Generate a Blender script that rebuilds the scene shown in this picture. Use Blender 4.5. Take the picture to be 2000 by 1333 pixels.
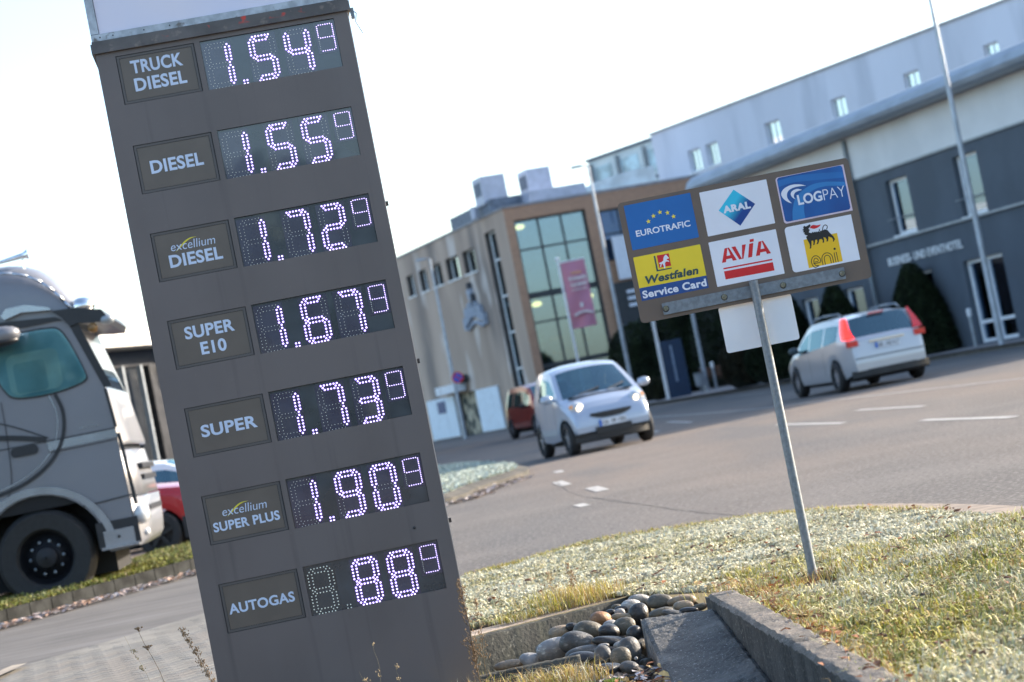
import bpy, math, random
import numpy as np
from mathutils import Vector, Matrix
R = math.radians
random.seed(7); rng = np.random.default_rng(11)
scn = bpy.context.scene
for o in list(bpy.data.objects): bpy.data.objects.remove(o)
COL = scn.collection

# ---------------------------------------------------------------- camera
PITCH = math.atan(129.5*math.cos(math.atan(.2))/4200); ROLL = math.atan(.2)
cam = bpy.data.cameras.new('camera'); camo = bpy.data.objects.new('camera', cam); COL.objects.link(camo); scn.camera = camo
cam.sensor_width = 36; cam.lens = 4200/2000*36; cam.clip_end = 6000; cam.clip_start = .05
w = Vector((0, math.cos(PITCH), math.sin(PITCH))); u0 = Vector((0, -math.sin(PITCH), math.cos(PITCH))); r0 = Vector((1, 0, 0))
r_ = math.cos(ROLL)*r0 - math.sin(ROLL)*u0; u_ = math.sin(ROLL)*r0 + math.cos(ROLL)*u0
camo.matrix_world = Matrix(((r_.x, u_.x, -w.x, 0), (r_.y, u_.y, -w.y, 0), (r_.z, u_.z, -w.z, 1.0), (0, 0, 0, 1)))
cam.dof.use_dof = True; cam.dof.focus_distance = 8.9; cam.dof.aperture_fstop = 4.0
scn.render.resolution_x = 1024; scn.render.resolution_y = 682
# ---------------------------------------------------------------- light
SUN_AZ, SUN_EL = 64, 19
wd = bpy.data.worlds.new('World'); scn.world = wd; wd.use_nodes = True
nt = wd.node_tree; nt.nodes.clear()
sky = nt.nodes.new('ShaderNodeTexSky'); sky.sky_type = 'NISHITA'; sky.sun_disc = False
sky.sun_elevation = R(SUN_EL); sky.sun_rotation = R(SUN_AZ); sky.dust_density = 1.6; sky.air_density = 1.0; sky.ozone_density = 1.6
bg = nt.nodes.new('ShaderNodeBackground'); bg.inputs[1].default_value = .15
ow = nt.nodes.new('ShaderNodeOutputWorld'); nt.links.new(sky.outputs[0], bg.inputs[0]); nt.links.new(bg.outputs[0], ow.inputs[0])
sl = bpy.data.lights.new('sun', 'SUN'); sl.energy = 4.1; sl.angle = R(.6); sl.color = (1, .87, .72)
so = bpy.data.objects.new('sun', sl); COL.objects.link(so)
sd = Vector((math.sin(R(SUN_AZ))*math.cos(R(SUN_EL)), math.cos(R(SUN_AZ))*math.cos(R(SUN_EL)), math.sin(R(SUN_EL))))
so.rotation_euler = sd.to_track_quat('Z', 'Y').to_euler(); so.location = (20, 0, 20)
vs = scn.view_settings; vs.view_transform = 'Standard'; vs.look = 'None'; vs.exposure = 1.6; vs.gamma = 1; vs.use_curve_mapping = False

# ---------------------------------------------------------------- materials
MATS = {}
def pm(name, col, rough=.6, metal=0, var=.12, vs_=4, bump=0, bs=60, coat=0, emis=None, es=0, col2=None, lo=.4, hi=.6, det=4, alpha=1, spec=None, streak=0):
    if name in MATS: return MATS[name]
    m = bpy.data.materials.new(name); m.use_nodes = True; n = m.node_tree; b = n.nodes['Principled BSDF']
    b.inputs['Roughness'].default_value = rough; b.inputs['Metallic'].default_value = metal
    b.inputs['Coat Weight'].default_value = coat
    if spec is not None: b.inputs['Specular IOR Level'].default_value = spec
    tc = n.nodes.new('ShaderNodeTexCoord')
    if emis: b.inputs['Emission Color'].default_value = (*emis, 1); b.inputs['Emission Strength'].default_value = es
    if alpha < 1: b.inputs['Alpha'].default_value = alpha
    c2 = col2 or tuple(max(0, min(1, c*(1-var))) for c in col); c1 = col if col2 else tuple(min(1, c*(1+var)) for c in col)
    if var or col2:
        no = n.nodes.new('ShaderNodeTexNoise'); no.inputs['Scale'].default_value = vs_; no.inputs['Detail'].default_value = det
        if streak:
            mp = n.nodes.new('ShaderNodeMapping'); mp.inputs['Scale'].default_value = (1, 1, streak); n.links.new(tc.outputs['Object'], mp.inputs[0]); n.links.new(mp.outputs[0], no.inputs[0])
        else: n.links.new(tc.outputs['Object'], no.inputs[0])
        cr = n.nodes.new('ShaderNodeValToRGB'); cr.color_ramp.elements[0].position = lo; cr.color_ramp.elements[1].position = hi
        cr.color_ramp.elements[0].color = (*c2, 1); cr.color_ramp.elements[1].color = (*c1, 1)
        n.links.new(no.outputs[0], cr.inputs[0]); n.links.new(cr.outputs[0], b.inputs['Base Color'])
        rr = n.nodes.new('ShaderNodeMapRange'); rr.inputs[3].default_value = max(0, rough*.85); rr.inputs[4].default_value = min(1, rough*1.15)
        n.links.new(no.outputs[0], rr.inputs[0]); n.links.new(rr.outputs[0], b.inputs['Roughness'])
    else: b.inputs['Base Color'].default_value = (*col, 1)
    if bump:
        n2 = n.nodes.new('ShaderNodeTexNoise'); n2.inputs['Scale'].default_value = bs; n2.inputs['Detail'].default_value = 5
        n.links.new(tc.outputs['Object'], n2.inputs[0])
        bp = n.nodes.new('ShaderNodeBump'); bp.inputs['Strength'].default_value = bump; bp.inputs['Distance'].default_value = .01
        n.links.new(n2.outputs[0], bp.inputs['Height']); n.links.new(bp.outputs[0], b.inputs['Normal'])
    MATS[name] = m; return m
def mix_layer(m, col, scale, lo, hi, fac=1.0, det=6, dist=0, zlim=None, stretch=None, coord='Object'):
    """put a second noise-masked colour over a material's colour (stains, patches, specks)"""
    n = m.node_tree; b = n.nodes['Principled BSDF']; tc = n.nodes.new('ShaderNodeTexCoord')
    no = n.nodes.new('ShaderNodeTexNoise'); no.inputs['Scale'].default_value = scale; no.inputs['Detail'].default_value = det; no.inputs['Distortion'].default_value = dist
    if stretch:
        mp = n.nodes.new('ShaderNodeMapping'); mp.inputs['Scale'].default_value = stretch; n.links.new(tc.outputs[coord], mp.inputs[0]); n.links.new(mp.outputs[0], no.inputs[0])
    else: n.links.new(tc.outputs[coord], no.inputs[0])
    mr = n.nodes.new('ShaderNodeMapRange'); mr.inputs[1].default_value = lo; mr.inputs[2].default_value = hi; mr.inputs[4].default_value = fac
    n.links.new(no.outputs[0], mr.inputs[0]); f = mr.outputs[0]
    if zlim:
        sp = n.nodes.new('ShaderNodeSeparateXYZ'); n.links.new(tc.outputs['Object'], sp.inputs[0])
        m2 = n.nodes.new('ShaderNodeMapRange'); m2.inputs[1].default_value = zlim[0]; m2.inputs[2].default_value = zlim[1]; n.links.new(sp.outputs[2], m2.inputs[0])
        mu = n.nodes.new('ShaderNodeMath'); mu.operation = 'MULTIPLY'; n.links.new(f, mu.inputs[0]); n.links.new(m2.outputs[0], mu.inputs[1]); f = mu.outputs[0]
    mx = n.nodes.new('ShaderNodeMix'); mx.data_type = 'RGBA'; mx.inputs[7].default_value = (*col, 1)
    src = b.inputs['Base Color']
    if src.links: n.links.new(src.links[0].from_socket, mx.inputs[6])
    else: mx.inputs[6].default_value = src.default_value
    n.links.new(f, mx.inputs[0]); n.links.new(mx.outputs[2], b.inputs['Base Color']); return m
def glass(name, tint, tr=.45, rough=.03, gc=(.46, .62, .84)):
    if name in MATS: return MATS[name]
    m = bpy.data.materials.new(name); m.use_nodes = True; n = m.node_tree; n.nodes.clear()
    o = n.nodes.new('ShaderNodeOutputMaterial'); t = n.nodes.new('ShaderNodeBsdfTransparent'); t.inputs[0].default_value = (*tint, 1)
    g = n.nodes.new('ShaderNodeBsdfGlossy'); g.inputs['Roughness'].default_value = rough; g.inputs[0].default_value = (*gc, 1)
    lw = n.nodes.new('ShaderNodeFresnel'); lw.inputs[0].default_value = 1.6
    mr = n.nodes.new('ShaderNodeMapRange'); mr.inputs[3].default_value = 1-tr-.25; mr.inputs[4].default_value = 1; n.links.new(lw.outputs[0], mr.inputs[0])
    mx = n.nodes.new('ShaderNodeMixShader'); n.links.new(mr.outputs[0], mx.inputs[0]); n.links.new(t.outputs[0], mx.inputs[1]); n.links.new(g.outputs[0], mx.inputs[2]); n.links.new(mx.outputs[0], o.inputs[0])
    MATS[name] = m; return m
def vcol_mat(name, rough=.7, trans=.25):
    m = bpy.data.materials.new(name); m.use_nodes = True; n = m.node_tree; b = n.nodes['Principled BSDF']; b.inputs['Roughness'].default_value = rough
    a = n.nodes.new('ShaderNodeAttribute'); a.attribute_name = 'Col'; n.links.new(a.outputs['Color'], b.inputs['Base Color'])
    if trans:
        t = n.nodes.new('ShaderNodeBsdfTranslucent'); n.links.new(a.outputs['Color'], t.inputs[0]); mx = n.nodes.new('ShaderNodeMixShader'); mx.inputs[0].default_value = trans
        o = n.nodes['Material Output']; n.links.new(b.outputs[0], mx.inputs[1]); n.links.new(t.outputs[0], mx.inputs[2]); n.links.new(mx.outputs[0], o.inputs[0])
    return m

# ---------------------------------------------------------------- mesh helpers
class G:
    def __init__(s): s.v = []; s.f = []; s.m = []
    def add(s, v, f, mi=0):
        k = len(s.v); s.v += [tuple(p) for p in v]; s.f += [tuple(k+i for i in q) for q in f]; s.m += [mi]*len(f); return s
    def box(s, x0, x1, y0, y1, z0, z1, mi=0, top=None):
        t = top or 0
        v = [(x0, y0, z0), (x1, y0, z0), (x1, y1, z0), (x0, y1, z0), (x0+t, y0+t, z1), (x1-t, y0+t, z1), (x1-t, y1-t, z1), (x0+t, y1-t, z1)]
        return s.add(v, [(3, 2, 1, 0), (4, 5, 6, 7), (0, 1, 5, 4), (1, 2, 6, 5), (2, 3, 7, 6), (3, 0, 4, 7)], mi)
    def tube(s, p0, p1, r0, r1=None, n=8, mi=0, cap=True):
        p0 = Vector(p0); p1 = Vector(p1); r1 = r0 if r1 is None else r1; d = (p1-p0).normalized(); a = d.orthogonal().normalized(); b = d.cross(a)
        v = []
        for p, r in ((p0, r0), (p1, r1)):
            for i in range(n): t = 2*math.pi*i/n; v.append(p+a*math.cos(t)*r+b*math.sin(t)*r)
        f = [(i, (i+1) % n, n+(i+1) % n, n+i) for i in range(n)]
        if cap: f += [tuple(range(n))[::-1], tuple(range(n, 2*n))]
        return s.add(v, f, mi)
    def path(s, pts, r, n=6, mi=0, r1=None):
        k = len(pts)-1
        for i in range(k):
            a = r if r1 is None else r+(r1-r)*i/k; b = r if r1 is None else r+(r1-r)*(i+1)/k
            s.tube(pts[i], pts[i+1], a, b, n, mi)
        return s
    def prism(s, pts, y0, y1, mi=0):   # polygon in xz extruded over y, pts counter-clockwise seen from -y
        n = len(pts); v = [(x, y0, z) for x, z in pts]+[(x, y1, z) for x, z in pts]
        return s.add(v, [tuple(range(n)), tuple(range(2*n-1, n-1, -1))]+[(i, n+i, n+(i+1) % n, (i+1) % n) for i in range(n)], mi)
    def ribbon(s, pts, wd, y, mi=0, closed=False):  # flat line in the xz plane at y
        n = len(pts); v = []
        for i, (x, z) in enumerate(pts):
            a = pts[max(i-1, 0)] if not closed else pts[i-1]; b = pts[min(i+1, n-1)] if not closed else pts[(i+1) % n]
            dx, dz = b[0]-a[0], b[1]-a[1]; L = math.hypot(dx, dz) or 1; nx, nz = -dz/L*wd/2, dx/L*wd/2
            v += [(x+nx, y, z+nz), (x-nx, y, z-nz)]
        m = n if closed else n-1
        return s.add(v, [(2*i, 2*i+1, 2*((i+1) % n)+1, 2*((i+1) % n)) for i in range(m)], mi)
    def dome(s, c, r, axis='-y', n=6, mi=0, h=1., mo=None):
        v = []; f = []
        for k, (rr, hh) in enumerate(((1, 0), (.75 if mo is None else .56, .65))):
            for i in range(n):
                t = 2*math.pi*i/n; v.append((c[0]+r*rr*math.cos(t), c[1]-r*hh*h, c[2]+r*rr*math.sin(t)))
        v.append((c[0], c[1]-r*h, c[2]))
        f = [(i, (i+1) % n, n+(i+1) % n, n+i) for i in range(n)]+[(n+i, n+(i+1) % n, 2*n) for i in range(n)]
        s.add(v, f, mi)
        if mo is not None: s.m[-2*n:-n] = [mo]*n
        return s
    def ellip(s, c, rx, ry, rz, nu=14, nv=8, mi=0, e=1.0, pert=None):
        v = []; f = []
        for j in range(nv+1):
            ph = -math.pi/2+math.pi*j/nv
            for i in range(nu):
                t = 2*math.pi*i/nu
                def se(a): return math.copysign(abs(a)**e, a)
                x, y, z = se(math.cos(ph))*se(math.cos(t)), se(math.cos(ph))*se(math.sin(t)), se(math.sin(ph))
                k = 1 if pert is None else pert(x, y, z)
                v.append((c[0]+rx*x*k, c[1]+ry*y*k, c[2]+rz*z*k))
        for j in range(nv):
            for i in range(nu): f.append((j*nu+i, j*nu+(i+1) % nu, (j+1)*nu+(i+1) % nu, (j+1)*nu+i))
        return s.add(v, f, mi)
    def lathe(s, prof, c, n=28, mi=0):   # profile (radius, y) turned round the y axis through c
        v = []
        for r, y in prof:
            for i in range(n): t = 2*math.pi*i/n; v.append((c[0]+r*math.cos(t), c[1]+y, c[2]+r*math.sin(t)))
        m = len(prof); f = [(j*n+i, (j+1)*n+i, (j+1)*n+(i+1) % n, j*n+(i+1) % n) for j in range(m-1) for i in range(n)]
        return s.add(v, f, mi)
def link(name, me, parent=None, loc=None):
    o = bpy.data.objects.new(name, me); COL.objects.link(o)
    if parent: o.parent = parent
    if loc is not None: o.location = loc
    return o
def build(name, g, mats, parent=None, smooth=False, loc=None):
    me = bpy.data.meshes.new(name); me.from_pydata(g.v, [], g.f)
    for m in (mats if isinstance(mats, (list, tuple)) else [mats]): me.materials.append(m)
    if any(g.m): me.polygons.foreach_set('material_index', g.m)
    if smooth == 'auto':
        import bmesh
        bm = bmesh.new(); bm.from_mesh(me); bmesh.ops.recalc_face_normals(bm, faces=bm.faces); 
        for f in bm.faces: f.smooth = True
        for e in bm.edges: e.smooth = len(e.link_faces) == 2 and e.calc_face_angle(0) < R(35)
        bm.to_mesh(me); bm.free()
    elif smooth: me.polygons.foreach_set('use_smooth', [True]*len(me.polygons))
    me.update(); return link(name, me, parent, loc)
def tag(o, label=None, cat=None, group=None, kind=None):
    if label: o['label'] = label
    if cat: o['category'] = cat
    if group: o['group'] = group
    if kind: o['kind'] = kind
    return o
def thing(name, label, cat, loc=(0, 0, 0), yaw=0, group=None):
    o = link(name, None, None, loc); o.rotation_euler = (0, 0, yaw); return tag(o, label, cat, group)
def structure(name, g, m, **k): return tag(build(name, g, m, **k), kind='structure')
def copy_tree(o, parent=None):
    c = o.copy(); COL.objects.link(c)
    if parent: c.parent = parent
    for ch in list(o.children): copy_tree(ch, c)
    return c
def text(name, s, x0, x1, z0, z1, y, m, parent, bold=0.0, shear=0, depth=.0008, spacing=1.0, side=False):
    cu = bpy.data.curves.new(name, 'FONT'); cu.body = s; cu.size = 1; cu.offset = bold; cu.shear = shear; cu.extrude = .5; cu.space_character = spacing; cu.resolution_u = 4
    t = bpy.data.objects.new(name, cu); me = bpy.data.meshes.new_from_object(t); bpy.data.objects.remove(t); bpy.data.curves.remove(cu)
    n = len(me.vertices); a = np.empty(n*3); me.vertices.foreach_get('co', a); a = a.reshape(-1, 3)
    lo, hi = a.min(0), a.max(0); b = np.empty_like(a)
    b[:, 0] = x0+(a[:, 0]-lo[0])/(hi[0]-lo[0])*(x1-x0); b[:, 2] = z0+(a[:, 1]-lo[1])/(hi[1]-lo[1])*(z1-z0); b[:, 1] = y-a[:, 2]*2*depth*.5
    me.vertices.foreach_set('co', b.ravel()); me.materials.clear(); me.materials.append(m); me.name = name
    return link(name, me, parent)
def wallgrid(g, L0, L1, z0, z1, ops, depth, P, mi=0, mr=0, mb=None):
    """wall face with openings; P(a,d,z) maps along, depth, height to 3-D. ops = (a0,a1,z0,z1)"""
    xs = sorted({L0, L1, *[o[0] for o in ops], *[o[1] for o in ops]}); zs = sorted({z0, z1, *[o[2] for o in ops], *[o[3] for o in ops]})
    for i in range(len(xs)-1):
        for j in range(len(zs)-1):
            cx, cz = (xs[i]+xs[i+1])/2, (zs[j]+zs[j+1])/2
            if any(o[0] < cx < o[1] and o[2] < cz < o[3] for o in ops): continue
            g.add([P(xs[i], 0, zs[j]), P(xs[i+1], 0, zs[j]), P(xs[i+1], 0, zs[j+1]), P(xs[i], 0, zs[j+1])], [(0, 1, 2, 3)], mi)
    for a0, a1, b0, b1 in ([o[:4] for o in ops] if depth else []):
        q = [(a0, b0), (a1, b0), (a1, b1), (a0, b1)]
        for k in range(4):
            (p, c), (e, d) = q[k], q[(k+1) % 4]
            g.add([P(p, 0, c), P(p, depth, c), P(e, depth, d), P(e, 0, d)], [(0, 1, 2, 3)], mr)
        if mb is not None: g.add([P(a0, depth, b0), P(a1, depth, b0), P(a1, depth, b1), P(a0, depth, b1)], [(0, 1, 2, 3)], mb)
def strip_mesh(name, a, b, z, m, n_=1, **k):   # sheet between two polylines
    g = G(); 
    v = [(x, y, z) for x, y in a]+[(x, y, z) for x, y in b]; n = len(a)
    g.add(v, [(i, i+1, n+i+1, n+i) for i in range(n-1)]); return structure(name, g, m, **k)
def smoothline(p, n=6):
    out = []
    for i in range(len(p)-1):
        a = p[max(i-1, 0)]; b = p[i]; c = p[i+1]; d = p[min(i+2, len(p)-1)]
        for k in range(n):
            t = k/n
            out.append(tuple(.5*(2*b[j]+(c[j]-a[j])*t+(2*a[j]-5*b[j]+4*c[j]-d[j])*t*t+(3*b[j]-a[j]-3*c[j]+d[j])*t**3) for j in range(2)))
    return out+[p[-1]]
def blades(name, P, H, W, lean, az, col, mat, parent=None, loc=None):
    """many grass blades in one mesh: P (n,3), H, W, lean, az (n,), col (n,3)"""
    n = len(P); d = np.stack([np.cos(az), np.sin(az), np.zeros(n)], 1); s = np.stack([-np.sin(az), np.cos(az), np.zeros(n)], 1); up = np.array([0, 0, 1.])
    V = np.empty((n, 5, 3)); h = H[:, None]; ww = W[:, None]; l = lean[:, None]
    V[:, 0] = P-s*ww*.5; V[:, 1] = P+s*ww*.5; mid = P+up*h*.6+d*l*h*.35
    V[:, 2] = mid+s*ww*.42; V[:, 3] = mid-s*ww*.42; V[:, 4] = P+up*h*(1-.35*np.minimum(l, 1.6))+d*l*h
    me = bpy.data.meshes.new(name); me.vertices.add(n*5); me.vertices.foreach_set('co', V.ravel())
    base = (np.arange(n)*5)[:, None]; L = np.concatenate([base+np.array([0, 1, 2, 3]), base+np.array([3, 2, 4])], 1).ravel()
    me.loops.add(n*7); me.loops.foreach_set('vertex_index', L.astype(np.int32)); me.polygons.add(n*2)
    st = np.empty(n*2, np.int32); st[0::2] = np.arange(n)*7; st[1::2] = np.arange(n)*7+4; me.polygons.foreach_set('loop_start', st)
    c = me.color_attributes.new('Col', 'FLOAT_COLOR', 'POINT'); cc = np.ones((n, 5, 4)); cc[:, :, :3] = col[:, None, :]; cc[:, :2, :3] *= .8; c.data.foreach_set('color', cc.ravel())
    me.update(calc_edges=True); me.materials.append(mat); return link(name, me, parent, loc)
def vnoise(x, y, s, seed=0):
    r = np.random.default_rng(seed); T = r.random((64, 64)); x = x*s+100.3; y = y*s+77.7
    i = np.floor(x).astype(int); j = np.floor(y).astype(int); fx = x-i; fy = y-j; fx = fx*fx*(3-2*fx); fy = fy*fy*(3-2*fy)
    g = lambda a, b: T[a % 64, b % 64]
    return (g(i, j)*(1-fx)+g(i+1, j)*fx)*(1-fy)+(g(i, j+1)*(1-fx)+g(i+1, j+1)*fx)*fy
def inpoly(x, y, poly):
    r = np.zeros(len(x), bool); n = len(poly); j = n-1
    for i in range(n):
        xi, yi = poly[i]; xj, yj = poly[j]
        c = ((yi > y) != (yj > y)) & (x < (xj-xi)*(y-yi)/((yj-yi) or 1e-9)+xi); r ^= c; j = i
    return r

# common materials
M_white = pm('white_paint', (.78, .79, .80), .5, var=.04)
M_black = pm('black_plastic', (.02, .02, .022), .5, var=.2)
M_dark = pm('dark_rubber', (.025, .025, .027), .8, var=.2, bump=.2)
M_galv = pm('galvanised_steel', (.19, .22, .25), .5, .35, var=.16, vs_=60, det=6, lo=.35, hi=.65)
M_grey = pm('grey_metal', (.30, .33, .36), .45, .3, var=.1)
M_chrome = pm('chrome', (.75, .75, .76), .15, 1, var=0)
# ================================================================ GROUND
asph = pm('asphalt', (.122, .108, .098), .95, var=.16, vs_=.6, bump=.6, bs=180, det=8)
mix_layer(asph, (.20, .135, .092), .055, .44, .60, .75, det=3, stretch=(2.2, .5, 1), coord='Object')
mix_layer(asph, (.075, .075, .078), .30, .48, .62, .7, det=6, stretch=(1.5, .35, 1))
mix_layer(asph, (.26, .24, .215), 28, .52, .66, .7, det=3)
mix_layer(asph, (.035, .033, .031), 33, .53, .66, .7, det=3)
g = G()
def gq(g, x0, x1, y0, y1, z=0): g.add([(x0, y0, z), (x1, y0, z), (x1, y1, z), (x0, y1, z)], [(0, 1, 2, 3)])
HX0, HX1, HY0, HY1 = -.56, .75, 4.6, 10.45     # the sunken concrete trough lies in this opening
gq(g, -2500, HX0, -500, 2500); gq(g, HX1, 2500, -500, 2500); gq(g, HX0, HX1, -500, HY0); gq(g, HX0, HX1, HY1, 2500)
structure('road', g, asph)

# frosted front lawn -----------------------------------------------------
edge = [(-1.6, 13.0), (-1.0, 13.35), (-.54, 13.51), (-.28, 13.68), (.06, 14.13), (.41, 14.30), (.88, 13.95), (1.30, 13.6), (1.62, 13.06), (1.84, 12.30), (2.06, 11.19), (2.20, 10.19), (2.35, 8.8), (2.45, 7.0), (2.45, 4.0)]
edge_s = smoothline(edge)
outer = []
for i, p in enumerate(edge_s):
    a = edge_s[max(i-1, 0)]; b = edge_s[min(i+1, len(edge_s)-1)]; dx, dy = b[0]-a[0], b[1]-a[1]; l = math.hypot(dx, dy)
    wk = .02+.20*min(1, max(0, (p[0]-.3)/.7)); outer.append((p[0]-dy/l*wk, p[1]+dx/l*wk))
kst = pm('kerb_concrete', (.25, .20, .155), .9, var=.2, vs_=8, bump=.4, bs=90)
gk = G(); n = len(edge_s)
v = [(x, y, .022) for x, y in edge_s]+[(x, y, .014) for x, y in outer]+[(x, y, 0) for x, y in outer]
gk.add(v, [(i+1, i, n+i, n+i+1) for i in range(n-1)]+[(n+i+1, n+i, 2*n+i, 2*n+i+1) for i in range(n-1)])
structure('lawn_kerb', gk, kst)
lawn_poly = [(.76, 4.0), (.79, 7.3), (.745, 9.25), (.63, 9.72), (.45, 9.98), (.2, 10.42), (-.3, 10.22), (-.6, 10.1), (-1.6, 10.1)]+edge_s
soil = pm('soil', (.065, .048, .03), .95, var=.35, vs_=9, bump=.8, bs=50, det=7)
import bmesh
def poly_sheet(name, poly, z, mat, kind='structure', disp=.012):
    bm = bmesh.new(); vs_ = [bm.verts.new((x, y, z)) for x, y in poly]; f = bm.faces.new(vs_)
    if f.calc_center_median and f.normal.z < 0: f.normal_flip()
    bmesh.ops.triangulate(bm, faces=bm.faces); me = bpy.data.meshes.new(name); bm.to_mesh(me); bm.free(); me.materials.append(mat)
    o = link(name, me); return tag(o, kind=kind)
poly_sheet('lawn_soil', lawn_poly, .012, soil)
M_blade = vcol_mat('frosted_grass', trans=.15)
frost = np.array([.70, .67, .50]); gr1 = np.array([.22, .24, .04]); gr2 = np.array([.52, .46, .08]); dry = np.array([.48, .33, .13]); rust = np.array([.33, .13, .05])
def lawn(name, label, poly, z, N, bb, hmin, hmax, frostiness, seed, big=1.0, grp=None, tint=(1, 1, 1)):
    r = np.random.default_rng(seed); x = r.uniform(bb[0], bb[1], N*3); y = r.uniform(bb[2], bb[3], N*3)
    k = inpoly(x, y, poly) & ~((np.abs(x-1.08) < .06) & (y > 8.9) & (y < 9.40)); x = x[k][:N]; y = y[k][:N]; n = len(x)
    nz = vnoise(x, y, 9, 1)*.6+vnoise(x, y, 28, 2)*.4; pat = vnoise(x, y, 2.2, 3)
    fr = frostiness(x, y)+(nz-.5)*1.1+(pat-.5)*.7+r.normal(0, .16, n); fr = np.clip(fr, 0, 1)[:, None]
    t = np.clip(vnoise(x, y, 5, 4)+r.normal(0, .25, n), 0, 1)[:, None]; d = (r.random(n) < .22)[:, None]
    c = gr1*(1-t)+gr2*t; c = np.where(d, dry, c); c = c*(1-fr)+frost*fr; c *= r.uniform(.48, 1.28, (n, 1))
    H = r.uniform(hmin, hmax, n)*(.5+nz); W = r.uniform(.006, .014, n)*big; lean = r.uniform(.3, 1.7, n)
    P = np.stack([x, y, z+.012*nz-.004], 1)
    return tag(blades(name, P, H, W, lean, r.uniform(0, 6.28, n), np.clip(c*np.array(tint), 0, .8), M_blade), label, kind='stuff')
def front_frost(x, y): return np.clip(.90-.52*np.clip((9.6-y)/2.0, 0, 1)-.25*np.clip((y-12.8)/1.2, 0, 1)-.35*np.exp(-((y-10.1)/.45)**2)*(x < .9)-.5*np.exp(-((x-.84)/.13)**2)*(y < 9.6), 0, 1)
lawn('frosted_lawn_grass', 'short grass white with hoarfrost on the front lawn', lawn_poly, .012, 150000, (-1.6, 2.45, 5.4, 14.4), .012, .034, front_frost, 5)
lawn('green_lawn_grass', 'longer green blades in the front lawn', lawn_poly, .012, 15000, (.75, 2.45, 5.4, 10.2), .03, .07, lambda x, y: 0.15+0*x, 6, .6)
# dry, orange tufts beside the retaining wall, the trough and round the post
def tuft(name, pts, N, hmin, hmax, spread, seed, cols, label, lean=(.1, 1.0), wd=(.0018, .0035), z=.012):
    r = np.random.default_rng(seed); i = r.integers(0, len(pts), N); p = np.array(pts)[i]
    x = p[:, 0]+r.normal(0, spread, N); y = p[:, 1]+r.normal(0, spread, N); cc = np.array(cols)[r.integers(0, len(cols), N)]*r.uniform(.6, 1.3, (N, 1))
    P = np.stack([x, y, np.full(N, z)], 1)
    return tag(blades(name, P, r.uniform(hmin, hmax, N), r.uniform(wd[0], wd[1], N), r.uniform(lean[0], lean[1], N), r.uniform(0, 6.28, N), np.clip(cc, 0, .8), M_blade), label, kind='stuff')
wl = [(.80+.035*random.random()-(9.4-y)*-.02*1+0*y, y) for y in np.linspace(5.6, 9.3, 60)]
tuft('dry_grass', wl, 4200, .018, .06, .032, 21, [dry, rust*1.2, gr2, dry*1.1, frost*.9], 'orange dry grass along the retaining wall')
tuft('dry_grass', [(.78, 9.35), (.80, 9.1), (.9, 8.9), (.70, 9.5), (1.0, 9.1), (1.09, 9.3)], 700, .03, .075, .07, 22, [dry, dry*1.2, rust, gr2], 'dry straw grass at the wall end by the signpost')
tuft('dry_grass', [(-.02, 10.35), (.03, 10.45), (-.08, 10.4), (.08, 10.35), (.12, 10.5), (.2, 10.4)], 1100, .04, .13, .07, 23, [dry, dry*1.1, gr2, gr2*1.1, frost*.8], 'tall straw tuft behind the stone trough', (.05, .7))
tuft('dry_grass', [(x, 10.02+.55*(x+.5)) for x in np.linspace(-.3, .2, 30)], 1300, .02, .05, .035, 24, [dry, gr2, gr1, frost], 'straw grass along the trough edge')
tuft('dry_grass', edge_s[12:60], 4500, .015, .05, .03, 25, [gr2, dry, gr2*.9, gr1], 'yellow green grass fringe at the lawn kerb')
# fallen leaves
M_leaf = vcol_mat('dead_leaf', .7, .15)
def litter(name, pts, N, size, spread, seed, cols, label, z=.06, zr=.02):
    r = np.random.default_rng(seed); V = []; F = []; Cc = []
    for k in range(N):
        p = pts[r.integers(0, len(pts))]; x = p[0]+r.normal(0, spread); y = p[1]+r.normal(0, spread); s = size*r.uniform(.6, 1.4); a = r.uniform(0, 6.28); zz = (p[2] if len(p) > 2 else z)+r.uniform(0, zr)
        ca, sa = math.cos(a), math.sin(a); pr = [(-1, 0), (-.4, .5), (.3, .45), (1, .05), (.35, -.5), (-.45, -.4)]; b = len(V); tx, ty = r.uniform(-.45, .45, 2)
        for (q, e) in pr: V.append((x+s*(q*ca-e*sa), y+s*(q*sa+e*ca), zz+s*(tx*q+ty*e+.5*abs(e))))
        F += [(b, b+1, b+4, b+5), (b+1, b+2, b+3, b+4)]; c = cols[r.integers(0, len(cols))]*r.uniform(.6, 1.3); Cc += [(*np.clip(c, 0, .8), 1)]*6
    me = bpy.data.meshes.new(name); me.from_pydata(V, [], F); a = me.color_attributes.new('Col', 'FLOAT_COLOR', 'POINT'); a.data.foreach_set('color', np.array(Cc).ravel()); me.materials.append(M_leaf)
    return tag(link(name, me), label, kind='stuff')
lf = [(rng.uniform(-.5, 2.2), rng.uniform(6, 12.5)) for _ in range(400)]; lf = [p for p in lf if inpoly(np.array([p[0]]), np.array([p[1]]), lawn_poly)[0]]
litter('fallen_leaves', lf, 380, .017, .02, 31, [rust, rust*.5, rust*.35, np.array([.08, .05, .03])], 'brown dead leaves scattered on the front lawn', .035)
litter('fallen_leaves', [(.84, y) for y in np.linspace(5.8, 9.2, 40)]+[(.6, 9.9), (.7, 9.75), (.8, 9.6), (.9, 9.5)], 230, .02, .04, 32, [rust, rust*1.2, dry, rust*.5], 'rusty leaves caught along the retaining wall', .03)

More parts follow.
